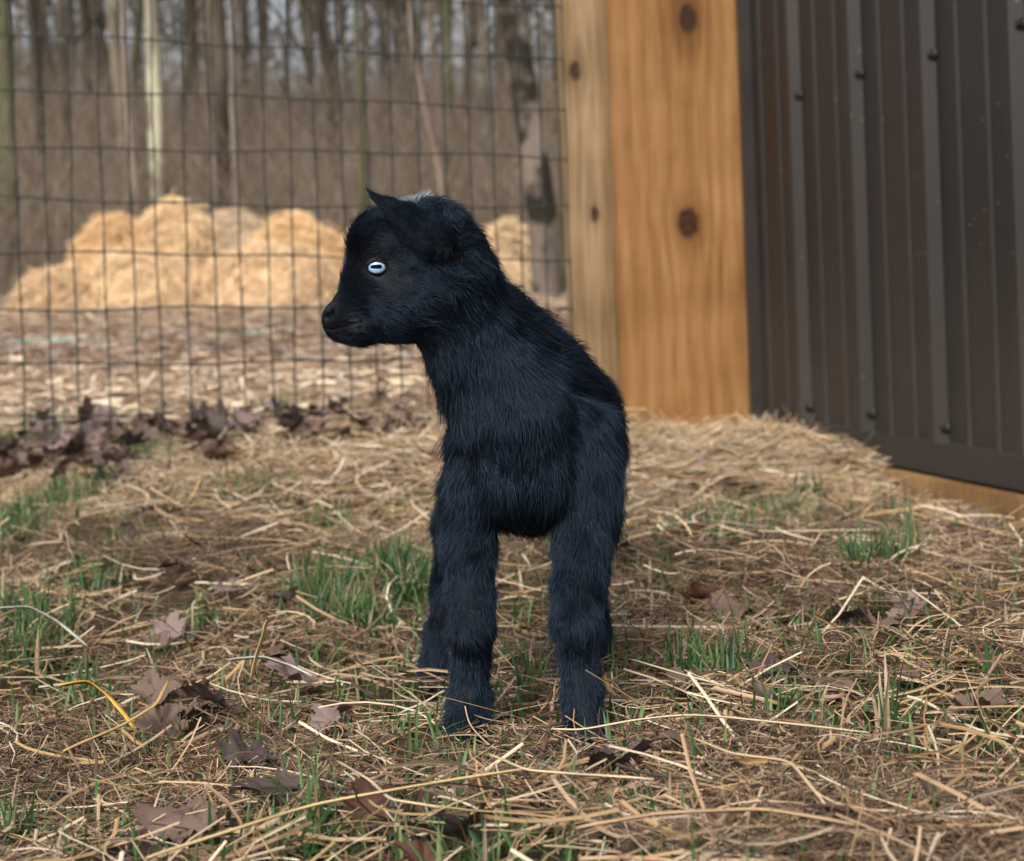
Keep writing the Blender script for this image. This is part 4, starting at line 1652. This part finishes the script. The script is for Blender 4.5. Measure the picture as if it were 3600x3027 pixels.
def build_leaves():
    meshes = {k: [leaf_mesh(50 + k * 20 + i, LEAF_MATS[k]) for i in range(5)] for k in range(4)}
    r = random.Random(21)

    def put(p, size, k, tilt, label, group=None, rot=None):
        o = link(bpy.data.objects.new('fallen_leaf', r.choice(meshes[k])))
        o.location = p
        o.rotation_euler = (r.uniform(-tilt, tilt) + (rot or 0), r.uniform(-tilt, tilt), r.uniform(0, 6.28))
        o.scale = (size, size, size)
        tag(o, label, 'leaf', group)
    big = [
        (622, 1408, .060, 0, .25, 'large pale purple grey leaf with clear veins left of the kid', .45),
        (345, 1308, .045, 0, .5, 'curled pale purple grey leaf in the grass up from the dark leaf cluster', .4),
        (320, 1330, .035, 1, .5, 'small brown leaf touching the curled pale purple grey one', .2),
        (1520, 1262, .058, 1, .2, 'flat torn brown leaf lying to the right of the kid\'s front leg', .2),
        (1436, 1238, .040, 3, .9, 'small curled dark red leaf beside the flat torn brown one', .5),
        (1388, 1415, .045, 1, .7, 'cupped brown leaf among grass blades right of the kid\'s hoof', .5),
        (268, 1115, .042, 2, 1.2, 'dark brown leaf standing upright in the straw', 1.2),
        (512, 1570, .052, 2, .6, 'dark grey leaf below the dark leaf cluster', .5),
        (1420, 1535, .048, 1, .6, 'crumpled brown leaf below the long bowed straw stalk', .4),
        (2010, 1465, .045, 1, .6, 'grey brown leaf half buried at the right end of the hay', .4),
        (1250, 1590, .05, 2, .5, 'dark leaf half hidden beside the kinked whitish stalk', .3),
        (2015, 1030, .06, 1, .5, 'brown leaf lying by the shed\'s skirt board', .3),
        (675, 1490, .038, 0, .5, 'small pale leaf below the large purple grey one', .3),
        (1280, 1130, .05, 1, .5, 'brown leaf right behind the kid\'s foreleg', .3),
        (1815, 1300, .045, 1, .9, 'reddish brown leaf curled in the hay below the upright grass', .6),
        (1580, 1390, .045, 2, .4, 'flat dark leaf among straw stalks right of the kid', .2),
        (1700, 1410, .045, 1, .5, 'ragged brown leaf near the single grass blades', .2),
        (755, 1680, .035, 3, 1.2, 'red brown leaf scrap standing by the longest straw stalk', 1.1),
        (580, 1640, .06, 2, .3, 'broad dark leaf under the longest straw stalk', .2),
        (390, 1690, .06, 1, .3, 'broad brown leaf above the thick end of the longest stalk', .2),
    ]
    for (px, py, s, k, tilt, lab, rot) in big:
        p = on_ground(px, py, .018)
        put(p + [0, 0, .006], s * 1.15, k, tilt * .5, lab, None, rot)
    for i in range(9):      # dark cluster
        p = on_ground(r.uniform(300, 455), r.uniform(1440, 1515), .02)
        put(p + [0, 0, r.uniform(0, .012)], r.uniform(.04, .06), r.choice([1, 1, 2]), .7, 'brown crumpled leaf in the dark leaf cluster', 'leaves of the dark leaf cluster')
    rest = []
    for i in range(270):    # drift along the foot of the fence
        t = r.uniform(-.35, 1.0)
        f = np.array([-.931, 2.886]) + FD * t
        q = f + np.array([.2447, -.9696]) * (r.gauss(.07, .13))
        z = float(ground_z(q[0], q[1])) + r.uniform(.006, .055) * math.exp(-((t - .25) / .7) ** 2)
        if i < 150:
            put((q[0], q[1], z + .004), r.uniform(.055, .085), r.choice([0, 1, 1, 2, 2]), .9, 'crumpled dead leaf in the drift along the fence foot', 'leaf drift along the fence')
        else:
            rest.append((q[0], q[1], z * .9 + .1 * float(ground_z(q[0], q[1])), r.uniform(.035, .06), 1))
    for i in range(620):    # strewn over the yard
        x, y = r.uniform(-.45, .38), r.uniform(.85, 2.85)
        X = x * (y + .2)
        if X > C0[0] + (C0[1] - y) * .25 - .08:
            continue
        z = float(ground_z(X, y) + gmound(X, y))
        if i < 110:
            put((X, y, z + r.uniform(.008, .022)), r.uniform(.032, .055), r.choice([0, 1, 1, 1, 2, 3]), .7, 'small dead leaf strewn among the straw of the yard', 'dead leaves strewn over the yard')
        else:
            rest.append((X, y, z + r.uniform(.004, .016), r.uniform(.018, .032), 1))
    V, F, off = [], [], 0
    for (x, y, z, sz, k) in rest:
        me = r.choice(meshes[1])
        M = Matrix.Translation((x, y, z)) @ Matrix.Rotation(r.uniform(0, 6.28), 4, 'Z') @ Matrix.Rotation(r.uniform(-.8, .8), 4, 'X') @ Matrix.Scale(sz, 4)
        V += [tuple(M @ v.co) for v in me.vertices]
        F += [tuple(i + off for i in p.vertices) for p in me.polygons]
        off += len(me.vertices)
    o = mesh_obj('leaf_litter', V, F, LEAF_MATS[1], True)
    tag(o, 'small scraps of dead leaves under the leaf drift and straw', 'leaf litter', kind='stuff')


build_leaves()


# ------------------------------------------------------------------ litter beyond the fence
def build_litter():
    n = 26000
    y = 3.1 * (9.2 / 3.1) ** rng.uniform(size=n)
    x = rng.uniform(-.5, .22, n) * (y + .3)
    k = ~((x > .1) & (y < 3.5))
    x, y = x[k], y[k]
    n = len(x)
    L = rng.uniform(.02, .09, n)
    th = rng.uniform(0, 6.283, n)
    t = np.linspace(-.5, .5, 4)
    d = np.stack([np.cos(th), np.sin(th), rng.normal(size=n) * .15], 1)
    pts = np.stack([x, y, ground_z(x, y) + rng.uniform(.002, .03, n)], 1)[:, None] + d[:, None] * (L[:, None] * t)[..., None]
    w = rng.uniform(.002, .009, n)
    pale = np.array([(.62, .5, .36), (.5, .36, .24), (.36, .25, .17), (.7, .6, .46)])
    brown = np.array([(.2, .13, .09), (.13, .085, .06), (.3, .2, .14), (.36, .28, .2), (.24, .2, .19)])
    near = rng.uniform(size=n) < np.interp(y, [3.1, 3.9, 4.5, 6.5, 8.5], [.8, .75, .2, .15, .7])
    tint = np.where(near[:, None], palette(pale, n), palette(brown, n))
    V, F, C = ribbon_mesh(pts, w, tint, rng.uniform(-.8, .8, n), .2)
    o = mesh_obj('ground_litter', V, F, tint_mat('litter_chips', .85, .2), False, C)
    tag(o, 'pale chips and brown leaf scraps littering the ground beyond the fence', 'litter', kind='stuff')


build_litter()
